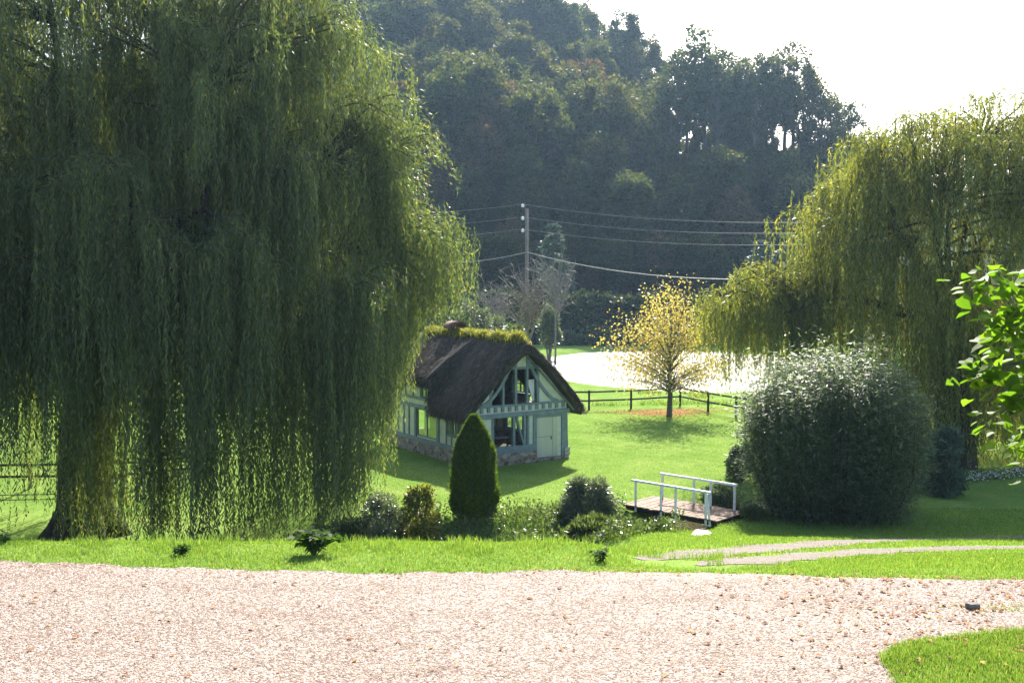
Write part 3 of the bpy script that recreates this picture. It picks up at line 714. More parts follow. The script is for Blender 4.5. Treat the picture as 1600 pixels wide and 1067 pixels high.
for it in range(9000):
    k = rngF.uniform(-.22, .31); dc = float(np.interp(k, HK, HD)); Y = rngF.uniform(186, dc + 6)
    if k > .152 and Y > 214: continue
    x = k * Y
    if not try_place(x, Y, 8.2 if Y < 260 else 9.2): continue
    z = float(hill(x, Y)); rr = rngF.random(); s = rngF.uniform(.85, 1.2)
    if k > .13: s *= .62 + .2 * rngF.random()
    elif Y < 205: s *= .75
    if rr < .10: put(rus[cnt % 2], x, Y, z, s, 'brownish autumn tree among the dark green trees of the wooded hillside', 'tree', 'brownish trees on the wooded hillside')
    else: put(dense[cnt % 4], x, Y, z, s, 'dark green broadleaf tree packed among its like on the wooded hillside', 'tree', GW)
    cnt += 1
for i_ in range(44):
    px = 560 + i_ * 17 + rngF.uniform(-8, 8); Y = rngF.uniform(171, 184); x = (px - 800) / 1600 * Y
    put(dense[i_ % 4] if i_ % 7 else rus[0], x, Y, float(hill(x, Y)) - .8, rngF.uniform(.30, .52), 'low bushy tree in the dark strip between the tall hedge and the wood', 'tree', 'low trees along the foot of the wood')
print('forest trees', cnt)

def plant(name, loc, V, mat, label, cat, group=None, mb=None, part='foliage', bark='bark2', stem='stems'):
    root = empty(name, loc, label, cat, group); mesh_np(part, V, 4, M[mat], root)
    if mb is not None and mb.f: mb.build(stem, M[bark], root)
    return root
def put_px(px, py): p = hit(px, py); return (float(p[0]), float(p[1]), float(p[2]))

# conifers at the foot of the wood
cA = conifer(201, 19, 5.4, 12000, .5)
for px, Y, s, lab in [(865, 160, 1.0, 'pointed blue-green conifer at the foot of the wood behind the utility pole'),
                      (1188, 160, .86, 'bushy blue-green conifer at the foot of the wood, left of the pair at right'),
                      (1232, 162, .92, 'bushy blue-green conifer at the foot of the wood, right of the pair at right')]:
    x = (px - 800) / 1600 * Y; z = float(hill(x, Y))
    if px == 865: c0 = plant('conifer_tree', (x, Y, z), cA[0], 'conifer', lab, 'conifer', 'conifers at the foot of the wood', cA[1], 'crown', 'bark', 'trunk')
    else: o = copy_tree(c0); o.location = (x, Y, z); o.rotation_euler = (0, 0, px); tag(o, lab); o.scale = (s * 1.3, s * 1.3, s); continue
    o = c0; o.scale = (s, s, s)

def shrub(seed, rx, ry, H, n, L, Wd, box=.0, up=.25, nst=9, lobes=30, droop=0.0):
    """leaves clumped on stems; shell weighted; about the origin at the base"""
    r = np.random.default_rng(seed); mb = MB(); Vs = []
    for i in range(nst):
        a = r.uniform(0, 6.28); q = r.uniform(.2, .75)
        mb.tube([(math.cos(a)*.1, math.sin(a)*.1, -.1), (math.cos(a)*rx*q*.4, math.sin(a)*ry*q*.4, H*.4), (math.cos(a)*rx*q*.8, math.sin(a)*ry*q*.8, H*.8)], [.03*H**.5, .02*H**.5, .006], 5, cap=False)
    per = n // lobes
    for i in range(lobes):
        u = rdir(1, r)[0]
        if box: u = np.sign(u) * np.abs(u) ** (1 - box * .5)
        u = u / max(1, np.linalg.norm(u) * (1 - box * .25)); q = r.uniform(.45, .82)
        f = r.random(); rp = math.sqrt(max(.02, 1 - (max(0, f - .3) / .72) ** 2)) * q; a = r.uniform(0, 6.28)
        c = np.array([math.cos(a) * rx * rp, math.sin(a) * ry * rp, H * (.1 + .74 * f)])
        lr = np.array([rx, ry, H * .5]) * r.uniform(.2, .36)
        d = rdir(per, r); P = c + d * (r.random(per) ** .5)[:, None] * lr
        P[:, 2] = np.abs(P[:, 2]) + .02
        D = norm(d * .6 + r.normal(0, .5, (per, 3)) + np.array([0, 0, up]))
        Vs.append(leaf_verts(P, D, r.normal(0, .6, (per, 3)) + np.array([0, 0, 1]), L * r.uniform(.6, 1.3, per), Wd * r.uniform(.7, 1.2, per)))
    return np.concatenate(Vs), mb

# big glossy bush
def big_bush():
    loc = put_px(1300, 806); r = np.random.default_rng(61); mb = MB(); Vs = []
    rx, ry, H = 3.35, 2.9, 6.3
    for i in range(620):
        a = r.uniform(0, 6.283); q = math.sqrt(r.random()); 
        top = H * (1 - .30 * q ** 3) * r.uniform(.80, 1.04) * (1.14 if i % 9 == 0 else 1); bx_, by_ = math.cos(a) * rx * q, math.sin(a) * ry * q
        z0 = 0 if q < .6 else 0
        bulge = 1 + .40 * noise.noise(Vector((math.cos(a) * 1.9, math.sin(a) * 1.9, 3))); top *= 1 + .16 * noise.noise(Vector((bx_ * .9, by_ * .9, 8))); bx_ *= bulge; by_ *= bulge
        pts = [(bx_ * .72, by_ * .72, z0), (bx_ * 1.0, by_ * 1.0, top * .5), (bx_ * .97 + r.normal(0, .2), by_ * .97 + r.normal(0, .2), top)]
        if i % 6 == 0: mb.tube(pts, [.03, .02, .006], 5, cap=False)
        m = 150; t = r.random(m) ** .8; pp = np.array(pts)
        P = np.where(t[:, None] < .5, pp[0] + (pp[1] - pp[0]) * (t * 2)[:, None], pp[1] + (pp[2] - pp[1]) * (t * 2 - 1)[:, None])
        P = P + r.normal(0, .27, (m, 3)); P[:, 2] = np.maximum(P[:, 2], .03)
        D = np.stack([r.normal(0, .7, m) + bx_ * .12, r.normal(0, .7, m) + by_ * .12, r.normal(.0, .34, m)], 1)
        Vs.append(leaf_verts(P, D, r.normal(0, .33, (m, 3)) + np.array([0, 0, 1]), .26 * r.uniform(.6, 1.3, m), .06))
    plant('glossy_bush', loc, np.concatenate(Vs), 'bamboo', 'tall rounded bush of narrow glossy leaves, silvery on top, right of the footbridge', 'bush', None, mb, 'foliage', 'bark')
big_bush()

# clipped thuja
def thuja():
    loc = put_px(741, 812); r = np.random.default_rng(62); H = 3.85; n = 30000
    z = r.random(n) ** .85; prof = np.interp(z, [0, .06, .2, .4, .6, .8, .93, 1], [.72, .9, 1, .98, .86, .6, .3, .06]) * .83
    a = r.uniform(0, 6.283, n); lump = 1 + .08 * np.sin(a * 4 + z * 11) + .07 * np.sin(a * 7 - z * 19) + .10 * (r.random(n) < .12)
    q = prof * lump * (1 - .35 * r.random(n) ** 2); P = np.stack([np.cos(a) * q, np.sin(a) * q, z * H + .08], 1)
    D = np.stack([np.cos(a) * .55, np.sin(a) * .55, np.full(n, .9)], 1) + r.normal(0, .28, (n, 3))
    mb = MB(); mb.tube([(0, 0, -.2), (0, 0, H * .9)], [.09, .02], 7)
    core = leaf_verts(P, D, r.normal(size=(n, 3)), .14 * r.uniform(.6, 1.3, n), .05 * r.uniform(.7, 1.3, n))
    plant('thuja', loc, core, 'thuja', 'dark green cone-shaped conifer in front of the cottage corner', 'conifer', None, mb, 'foliage', 'bark', 'trunk')
thuja()

def shr(px, Y, name, seed, rx, ry, H, n, L, Wd, mat, label, cat='shrub', group=None, **kw):
    V, mb = shrub(seed, rx, ry, H, n, L, Wd, **kw); x = (px - 800) / 1600 * Y; return plant(name, (x, Y, float(h(x, Y))), V, mat, label, cat, group, mb)
shr(922, 38.6, 'silvery_shrub', 63, 1.25, 1.1, 1.95, 11000, .2, .05, 'pale', 'round silvery-topped shrub on the stream bank left of the footbridge')
shr(925, 35.6, 'dark_shrub', 64, 1.1, .9, 1.15, 6000, .2, .06, 'cover', 'low dark leafy shrub in the stream bed below the silvery shrub', up=.9)
shr(655, 36, 'rose_shrub', 65, .8, .7, 2.5, 4600, .13, .075, 'yellowshrub', 'yellow-green loose shrub with a pale rose bloom, left of the dark conifer')
shr(600, 36, 'grey_shrub', 66, 1.0, .9, 2.0, 7000, .11, .055, 'pale', 'grey-green twiggy shrub under the tips of the big willow')
shr(555, 36, 'bank_shrub', 67, 1.0, .8, 1.1, 4000, .14, .07, 'cover', 'dark leafy shrub at the foot of the hanging willow curtains', up=.3)
GB = 'low bushes along the stream bank'
for i, (px, Yb, rx, H, mt, lab) in enumerate([(705, 35.5, .9, .75, 'cover', 'low bush in the shade beneath the dark cone-shaped conifer'),
     (775, 35.5, 1.0, .8, 'pale', 'pale low bush just right of the dark conifer, on the stream bank'),
     (830, 35.8, 1.0, .75, 'pale', 'pale low bush midway between the dark conifer and the silvery shrub'),
     (872, 36.5, .7, .6, 'cover', 'small green bush at the left foot of the silvery shrub'),
     (985, 36.0, .5, .45, 'cover', 'leafy bush at the near left end of the footbridge'),
     (1030, 35.2, .4, .3, 'cover', 'small leafy clump in front of the footbridge'),
     (1180, 38.2, .6, .55, 'cover', 'leafy clump at the right end of the footbridge'),
     (1128, 43.5, 1.1, 1.0, 'bamboo', 'dark bush behind the far handrail of the footbridge'),
     (1160, 46.5, .8, 1.6, 'bamboo', 'dark upright bush between the lawn and the big glossy bush')]):
    shr(px, Yb, 'low_bush', 70 + i, rx, rx * .8, H, int(4200 * rx * max(H, .6)), .13, .06, mt, lab, 'bush', GB)
shr(1478, 43, 'fern_bush', 81, 1.1, .9, 3.0, 6000, .3, .07, 'conifer', 'feathery dark bush leaning against the right willow trunk')

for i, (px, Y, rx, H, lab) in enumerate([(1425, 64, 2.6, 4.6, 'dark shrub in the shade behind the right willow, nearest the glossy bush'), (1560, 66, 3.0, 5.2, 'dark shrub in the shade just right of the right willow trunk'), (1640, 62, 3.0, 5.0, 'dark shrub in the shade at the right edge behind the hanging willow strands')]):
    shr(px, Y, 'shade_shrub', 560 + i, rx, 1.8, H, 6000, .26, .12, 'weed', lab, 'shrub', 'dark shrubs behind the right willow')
# stream bank vegetation as ground cover
rng = np.random.default_rng(90); n = 60000
x = rng.uniform(-16, 9, n); y = rng.uniform(30, 41, n); dS = dist_poly(x, y, STREAM)
cl = np.array([noise.noise(Vector((a * .7, b * .7, 9))) for a, b in zip(x, y)])
k = (dS > .7) & (dS < 3.3) & (cl > -.3) & (x / y < .17) & ~((x / y > .112) & (y > 35.4)); x, y, cl = x[k], y[k], cl[k]; n = len(x)
z = h(x, y) + rng.random(n) * (.25 + .8 * np.clip(cl + .3, 0, 1)); P = np.stack([x, y, z], 1)
tag(mesh_np('bank_plants', leaf_verts(P, rdir(n, rng) + np.array([0, 0, .4]), rng.normal(size=(n, 3)), .17 * rng.uniform(.6, 1.3, n), .07), 4, M['cover']),
    'tangled low plants covering both banks of the stream', 'bank plants', kind='stuff')
tag(grass_obj('bank_grass', (-9, 8.5), (30, 39), 16000, (.15, .45), .02, 91, lambda x, y, r: (dist_poly(x, y, STREAM) > .6) & (dist_poly(x, y, STREAM) < 3) & (x / y > -.12) & (x / y < .2) & ~((x / y > .112) & (y > 35.4))),
    'long rough grass along the stream below the lawn', 'grass')

# weeds in the grass verge
def weed(px, py, H, nl, seed, label, name='leafy_weed', L=.24):
    r = np.random.default_rng(seed); mb = MB(); P = []; D = []
    for i in range(max(4, nl // 10)):
        a = r.uniform(0, 6.28); tip = np.array([math.cos(a) * H * .75 * r.random(), math.sin(a) * H * .75 * r.random(), H * r.uniform(.55, 1)])
        mb.tube([(0, 0, -.03), tuple(tip * .55 + np.array([0, 0, .04])), tuple(tip)], [.012, .009, .004], 5)
        for j in range(10):
            t = r.uniform(.35, 1); P.append(tip * t); b = r.uniform(0, 6.28); D.append((math.cos(b), math.sin(b), r.uniform(-.5, .5)))
    P = np.array(P); D = np.array(D); n = len(P)
    plant(name, put_px(px, py), leaf_verts(P, D, np.array([0, 0, 1.0]) + r.normal(0, .3, (n, 3)), L * r.uniform(.6, 1.2, n), L * .42, .3), 'weed', label, 'plant', 'weeds in the grass verge', mb)
weed(492, 868, .55, 190, 301, 'large dark leafy weed standing in the grass verge before the big willow', L=.24)
weed(284, 868, .26, 70, 302, 'small leafy weed in the grass verge, left of the large weed', L=.16)
weed(942, 878, .34, 70, 303, 'small leafy weed in the grass verge below the silvery shrub', L=.15)
weed(8, 850, .25, 50, 304, 'leafy weed in the grass verge at the left edge of the view', L=.15)

# white blossoms by the right willow
def blossoms():
    r = np.random.default_rng(310); P = []
    for c in [(1432, 764), (1445, 757), (1520, 752), (1545, 746), (1560, 748), (1585, 744), (1600, 740)]:
        p = np.array(put_px(*c)); m = 70; P.append(p + np.abs(r.normal(0, 1, (m, 3))) * np.array([.0, .0, .14]) + r.normal(0, 1, (m, 3)) * np.array([.35, .25, 0]) + np.array([0, 0, .05]))
    P = np.concatenate(P); n = len(P); org = P.mean(0); org[2] = h(org[0], org[1])
    root = empty('white_flower_border', org, 'border of small white blossoms at the foot of the right willow', 'flowers')
    mesh_np('blossoms', leaf_verts(P - org, r.normal(size=(n, 3)) * .5 + np.array([0, 0, .3]), np.array([0, -.4, 1.0]) + r.normal(0, .3, (n, 3)), .09, .08), 4, M['white_fl'], root)
    m = 1500; i = r.integers(0, n, m); Q = P[i] + r.normal(0, .12, (m, 3)) - np.array([0, 0, .08])
    mesh_np('foliage', leaf_verts(Q - org, r.normal(size=(m, 3)) + np.array([0, 0, .6]), r.normal(size=(m, 3)), .12, .05), 4, M['cover'], root)
blossoms()

# yellow autumn tree
def yellow_tree():
    loc = put_px(1046, 651); r = np.random.default_rng(401); mb = MB(); P = []; S = loc[1] / 1600
    mb.tube([(0, 0, -.2), (0, 0, .2), (.05, 0, 1.4), (-.05, 0, 2.8), (.1, 0, 4.6)], [.27, .2, .165, .13, .07], 9, wob=.2)
    for i in range(76):
        f = r.random(); a = r.uniform(0, 6.283); f = f ** 1.45; zc = 2.5 + f * 6.4
        R_ = np.interp(zc, [2.4, 3.2, 4.4, 6, 7.4, 8.8, 9.4], [4.3, 5.0, 4.7, 3.8, 2.7, 1.4, .5]) * r.uniform(.6, 1.02)
        c = np.array([math.cos(a) * R_, math.sin(a) * R_ * .9, zc + r.normal(0, .2)])
        st = (0, 0, 1.6 + f * 3.2); B = limb_path(st, c, .35, 6); mb.tube(B, list(np.linspace(.045, .008, 6)), 5, cap=False)
        m = 112; t = r.uniform(.3, 1.08, m); j = np.minimum((t * 5).astype(int), 4); p = B[j] + (B[j+1] - B[j]) * (t * 5 - j)[:, None]
        P.append(p + r.normal(0, .36 + .3 * (i % 3 == 0), (m, 3)))
    P = np.concatenate(P); n = len(P)
    V = leaf_verts(P, r.normal(size=(n, 3)) + np.array([0, 0, -.3]), r.normal(size=(n, 3)), .18 * r.uniform(.6, 1.25, n), .125)
    plant('autumn_tree', loc, V, 'yellow', 'small tree with thin golden yellow leaves on the lawn by the dark fence', 'tree', None, mb, 'crown', 'bark2', 'trunk')
    n = 4600; a = r.uniform(0, 6.283, n); q = np.abs(r.normal(0, 1, n)) * (1 + .4 * np.sin(a * 3)); x = loc[0] + 2.3 * q * np.cos(a); y = loc[1] + 2.0 + 1.15 * q * np.sin(a)
    litter('fallen_leaves', x, y, .13, 402, 'orange carpet of fallen leaves under the golden tree', .03, 'litter2')
yellow_tree()

# trees and shrubs around the pond and behind the cottage
V, mb = shrub(501, 1.7, 1.7, 5.8, 6500, .36, .15, up=.5, nst=6, lobes=30); V[:, 2] += 1.6; mb.tube([(0, 0, -.1), (.05, 0, 2.5), (0, 0, 5)], [.16, .11, .03], 7)
plant('young_evergreen', put_px(858, 566), V, 'pale', 'young glossy evergreen tree with a slim stem on the left shore of the pond', 'tree', None, mb, 'crown', 'pale_twig', 'trunk')
def bare(px, Y, ztop, spread, seed, label, lean=0):
    r = np.random.default_rng(seed); x = (px - 800) / 1600 * Y; z0 = float(h(x, Y)); H = ztop - z0; mb = MB(); tw = MB()
    mb.tube([(0, 0, -.2), (lean * .3, 0, H * .3), (lean, 0, H * .6)], [.13, .1, .07], 7)
    for i in range(34):
        f = r.uniform(.35, .6); p = np.array([lean * f / .6, 0, H * f]); a = r.uniform(0, 6.28); e = p + np.array([math.cos(a) * spread * r.uniform(.4, 1), math.sin(a) * spread * r.uniform(.4, 1), H * r.uniform(.12, .4)])
        B = limb_path(p, e, .25, 6); mb.tube(B, list(np.linspace(.055, .02, 6)), 5, cap=False)
        for k in range(7):
            j = r.integers(2, 6); q = B[j]; e2 = q + r.normal(0, 1, 3) * np.array([.75, .75, .5]) + np.array([0, 0, .35]); tw.tube([q, (q + e2) / 2 + r.normal(0, .08, 3), e2], [.034, .026, .018], 4, cap=False)
    root = empty('bare_tree', (x, Y, z0), label, 'tree', 'bare trees behind the cottage'); mb.build('trunk', M['pale_twig'], root); tw.build('twigs', M['pale_twig'], root)
bare(824, 79, 7.6, 2.2, 511, 'bare pale-twigged tree just below the utility pole')
bare(868, 118, 9.2, 3.2, 512, 'bare pale-twigged tree right of the utility pole, above the young evergreen')
bare(800, 112, 6.2, 2.0, 513, 'leaning bare tree with pale branches left of the utility pole', lean=-2.6)
GC = 'shrubs behind the cottage roof'
for i, (px, Y, rx, H, mt, lab) in enumerate([(742, 92, 1.9, 8.8, 'pale', 'tall pale-topped shrub rising behind the cottage chimney'), (770, 95, 2.0, 6.5, 'pale', 'pale shrub behind the middle of the cottage ridge'),
       (802, 98, 1.8, 5.6, 'cover', 'green shrub behind the right end of the cottage ridge'), (705, 90, 2.4, 8, 'cover', 'dark shrub behind the chimney, half under the willow tips')]):
    x = (px - 800) / 1600 * Y; V, mb = shrub(520 + i, rx, rx, H, 5200, .32, .12, lobes=22)
    plant('background_shrub', (x, Y, float(h(x, Y))), V, mt, lab, 'shrub', GC, mb)
# tall hedge at the foot of the wood, and rough growth before it
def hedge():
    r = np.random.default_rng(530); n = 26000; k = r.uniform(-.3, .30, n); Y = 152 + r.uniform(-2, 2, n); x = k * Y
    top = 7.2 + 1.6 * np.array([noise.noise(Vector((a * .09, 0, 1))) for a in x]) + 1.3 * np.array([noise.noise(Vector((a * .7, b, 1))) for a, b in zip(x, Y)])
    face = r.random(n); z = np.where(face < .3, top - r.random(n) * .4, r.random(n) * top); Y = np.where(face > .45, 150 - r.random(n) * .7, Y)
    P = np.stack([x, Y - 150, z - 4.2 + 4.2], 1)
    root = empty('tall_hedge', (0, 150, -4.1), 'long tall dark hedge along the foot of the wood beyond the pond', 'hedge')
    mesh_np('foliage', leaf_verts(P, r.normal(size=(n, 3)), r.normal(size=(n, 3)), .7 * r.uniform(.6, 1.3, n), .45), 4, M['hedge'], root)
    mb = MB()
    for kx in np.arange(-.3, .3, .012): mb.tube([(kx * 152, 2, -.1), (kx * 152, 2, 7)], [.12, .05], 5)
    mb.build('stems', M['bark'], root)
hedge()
for i, (px, Y, rx, H, lab) in enumerate([(930, 148, 3.2, 3.0, 'pale rough bush at the far shore, left of the golden tree'), (975, 149, 3.5, 2.6, 'pale rough bush at the far shore, behind the golden tree'), (1010, 148, 2.6, 2.2, 'small rough bush at the far shore, behind the golden tree'), (890, 147.5, 2.4, 2.0, 'small pale rough bush at the far shore beside the young evergreen')]):
    x = (px - 800) / 1600 * Y; V, mb = shrub(540 + i, rx, 1.6, H, 2600, .5, .2, lobes=14)
    plant('rough_bush', (x, Y, float(h(x, Y))), V, 'pale', lab, 'bush', 'rough bushes on the far shore', mb)
# strip of rushes along the near shore of the pond
tag(grass_obj('shore_plants', (4, 24), (75, 84), 9000, (.12, .4), .05, 550, lambda x, y, r: (pond_f(x, y) > .98) & (np.array([noise.noise(Vector((a * .3, b * .3, 2))) for a, b in zip(x, y)]) > .12), lean=.9), 'low wild plants between the dark fence and the pond', 'wild plants')

# ------------------------------------------------------------------ fences
def rail_fence(name, pts, label, hgt, rails, group=None, mat='dark_wood', post_r=.07, shift=(0, 0)):
    pts = [(float(a), float(b), float(h(a, b))) for a, b in pts]; org = pts[0]
    root = empty(name, org, label, 'fence', group)
    for p in pts:
        m = MB(); m.box(p[0]-post_r, p[0]+post_r, p[1]-post_r, p[1]+post_r, p[2]-.3, p[2]+hgt)
        m.build('post', M[mat], root, org, .012)
    for zz in rails:
        for a, b in zip(pts[:-1], pts[1:]):
            m = MB(); m.bar((a[0], a[1]-post_r-.02, a[2]+zz), (b[0], b[1]-post_r-.02, b[2]+zz), .045, .12); m.build('rail', M[mat], root, org, .01)
    return root
def gp(px, Y): return ((px - 800) / 1600 * Y, Y)
rail_fence('rail_fence', [gp(800, 71.5), gp(861, 72.2), gp(921, 72.7), gp(987, 73.3), gp(1064, 74.4), gp(1108, 71), gp(1152, 68.2), gp(1205, 65.5)], 'dark two-rail wooden fence between the lawn and the pond', 1.42, (1.3, .68))
rail_fence('rail_fence', [gp(-60, 50), gp(40, 50.2), gp(130, 50.5), gp(215, 51), gp(300, 52)], 'dark rail fence glimpsed behind the left willow trunk', 1.35, (1.2, .62))
def gate():
    a, b = gp(268, 54), gp(330, 54.4); org = (a[0], a[1], float(h(*a)) + .15)
    root = empty('field_gate', org, 'dark wooden field gate with slanting braces seen through the left willow', 'gate')
    L = b[0] - a[0]
    for zz in (.15, .5, .85, 1.2): MB().bar((0, 0, zz), (L, .3, zz), .05, .1).build('rail', M['dark_wood'], root)
    for xx in (0, L): MB().bar((xx, .3 * xx / L + .05, -.1), (xx, .3 * xx / L + .05, 1.4), .12, .12, (0, 1, 0)).build('post', M['dark_wood'], root)
    for s in ((0, 1.2, L, .15), (0, .75, L * .6, .15)): MB().bar((s[0], .08, s[1]), (s[2], .3, s[3]), .05, .1).build('brace', M['dark_wood'], root)
gate()
rail_fence('rail_fence', [gp(250, 66), gp(330, 66), gp(420, 66.5), gp(510, 67), gp(590, 68)], 'far dark rail fence across the field, seen through the left willow curtains', 1.35, (1.25, .65))

# ------------------------------------------------------------------ footbridge
def footbridge():
    A = Vector((4.85, 40.1, -3.82)); e = Vector((.73, -.68, 0)).normalized(); wv = Vector((.68, .73, 0)).normalized(); L, Wd = 3.35, 1.9
    root = empty('footbridge', A, 'small plank footbridge with white handrails over the stream', 'bridge')
    P = lambda a, b, z: e * a + wv * b + Vector((0, 0, z))
    for s in (.15, Wd / 2, Wd - .15): MB().bar(P(-.5, s, -.12), P(L + .5, s, -.12), .14, .2).build('beam', M['dark_wood'], root)
    dk = MB(); rr = np.random.default_rng(1)
    n = 27
    for i in range(n):
        a = -.5 + (L + 1.0) * (i + .5) / n; z = .02 + .07 * math.sin(math.pi * i / (n - 1)) * 0 + rr.normal(0, .006); dk.bar(P(a, -.12 + rr.normal(0, .02), z), P(a, Wd + .12 + rr.normal(0, .02), z), (L + 1.0) / n - .012, .045)
    dk.build('deck', M['deck'], root)
    for side, posts in ((-.02, (.02, .38, .58, .98)), (Wd + .02, (.0, .45, .68, 1.0))):
        hr = root
        m = MB(); m.bar(P(-.12, side, 1.03), P(L + .14, side, 1.03), .1, .085); rail = m.build('handrail', M['white_rail'], root, None, .012)
        for f in posts: MB().bar(P(L * f, side, -.2), P(L * f, side, .985), .085, .085, (0, 1, 0)).build('post', M['white_rail'], root, None, .008)
    for f in (.98,): MB().bar(P(L * f + .18, .0, -.25), P(L * f + .05, .0, .95), .07, .07, (0, 1, 0)).build('strut', M['white_rail'], root)
footbridge()
def rock(name, px, py, sx, sy, sz, mat, label, cat, seed, dz=0):
    import bmesh
    bm = bmesh.new(); bmesh.ops.create_icosphere(bm, subdivisions=3, radius=1)
    for v in bm.verts:
        nn = noise.noise(v.co * 1.3 + Vector((seed, 0, 0))) * .35 + noise.noise(v.co * 3.1 + Vector((seed, 4, 0))) * .12
        c = v.co * (1 + nn); v.co = (max(-.8, min(.8, c.x)) * sx, max(-.8, min(.8, c.y)) * sy, max(-.6, min(.6, c.z)) * sz)
    me = bpy.data.meshes.new(name); bm.to_mesh(me); bm.free(); me.materials.append(M[mat])
    o = bpy.data.objects.new(name, me); COL.objects.link(o); p = put_px(px, py); o.location = (p[0], p[1], p[2] + dz); o.rotation_euler = (0, 0, seed)
    return tag(o, label, cat)
rock('stone_slab', 1096, 836, .55, .35, .1, 'slab', 'flat pale stone slab in the grass below the footbridge', 'stone', 1.2, .03)
rock('boulder', 1046, 830, .5, .35, .3, 'dark_stone', 'mossy dark boulder at the stream edge under the footbridge', 'rock', 2.5, .05)
rock('stone', 1519, 952, .12, .09, .12, 'dark_stone', 'dark grey stone lying on the leafy gravel at right', 'stone', 3.1, .03)
rock('stone', 1462, 984, .1, .06, .05, 'slab', 'small flat grey stone near the grass island', 'stone', 4.1, .01)

# ------------------------------------------------------------------ utility pole and wires
def utility():
    Y = 82; x = (823 - 800) / 1600 * Y; z0 = float(h(x, Y)); top = at(823, 326, Y)[2]; org = (x, Y, z0)
    root = empty('utility_pole', org, 'tall pale wooden utility pole with three white insulators behind the cottage', 'utility pole')
    MB().tube([(0, 0, -.3), (0, 0, top - z0)], [.17, .12], 10).build('pole', M['grey_wood'], root)
    ends = []
    for py in (322, 342, 361):
        zz = at(821, py, Y)[2] - z0; bx = -.32
        MB().tube([(-.1, 0, zz - .12), (bx, 0, zz - .12), (bx, 0, zz)], .03, 6).build('bracket', M['dark_stone'], root)
        m = MB(); m.tube([(bx, 0, zz - .1), (bx, 0, zz - .03), (bx, 0, zz), (bx, 0, zz + .07), (bx, 0, zz + .13), (bx, 0, zz + .18)], [.07, .14, .10, .15, .09, .04], 10); m.build('insulator', M['ceramic'], root)
        ends.append((x + bx, Y, z0 + zz + .15))
    names = ['top', 'middle', 'lowest']
    for i, (p, l, r_) in enumerate(zip(ends, [(690, 325, 88), (690, 345, 88), (690, 364, 88)], [(1300, 347, 62), (1300, 363, 62), (1300, 381, 62)])):
        a, b = at(*l), at(*r_); a = a + (a - np.array(p)) * 1.2; 
        pts = []
        for q0, q1, sag in ((a, np.array(p), .35), (np.array(p), b, .5)):
            t = np.linspace(0, 1, 14); seg = q0 + (q1 - q0) * t[:, None] - np.array([0, 0, 1]) * (sag * 4 * t * (1 - t))[:, None]; pts += list(seg if len(pts) == 0 else seg[1:])
        o = MB().tube(pts, .013, 5).build('overhead_wire', M['wire']); tag(o, f'{names[i]} of the three thin overhead wires on the utility pole', 'wire', 'overhead wires on the utility pole')
    p = at(823, 394, Y - .3); a = at(690, 410, 88); b = at(1300, 432, 60); pts = []
    for q0, q1, sag in ((a, p, .25), (p, b, .9)):
        t = np.linspace(0, 1, 16); seg = q0 + (q1 - q0) * t[:, None] - np.array([0, 0, 1]) * (sag * 4 * t * (1 - t))[:, None]; pts += list(seg if len(pts) == 0 else seg[1:])
    o = MB().tube(pts, .028, 6).build('overhead_cable', M['wire']); tag(o, 'thick pale twisted cable slung below the thin wires across the valley', 'cable', 'overhead wires on the utility pole')
utility()

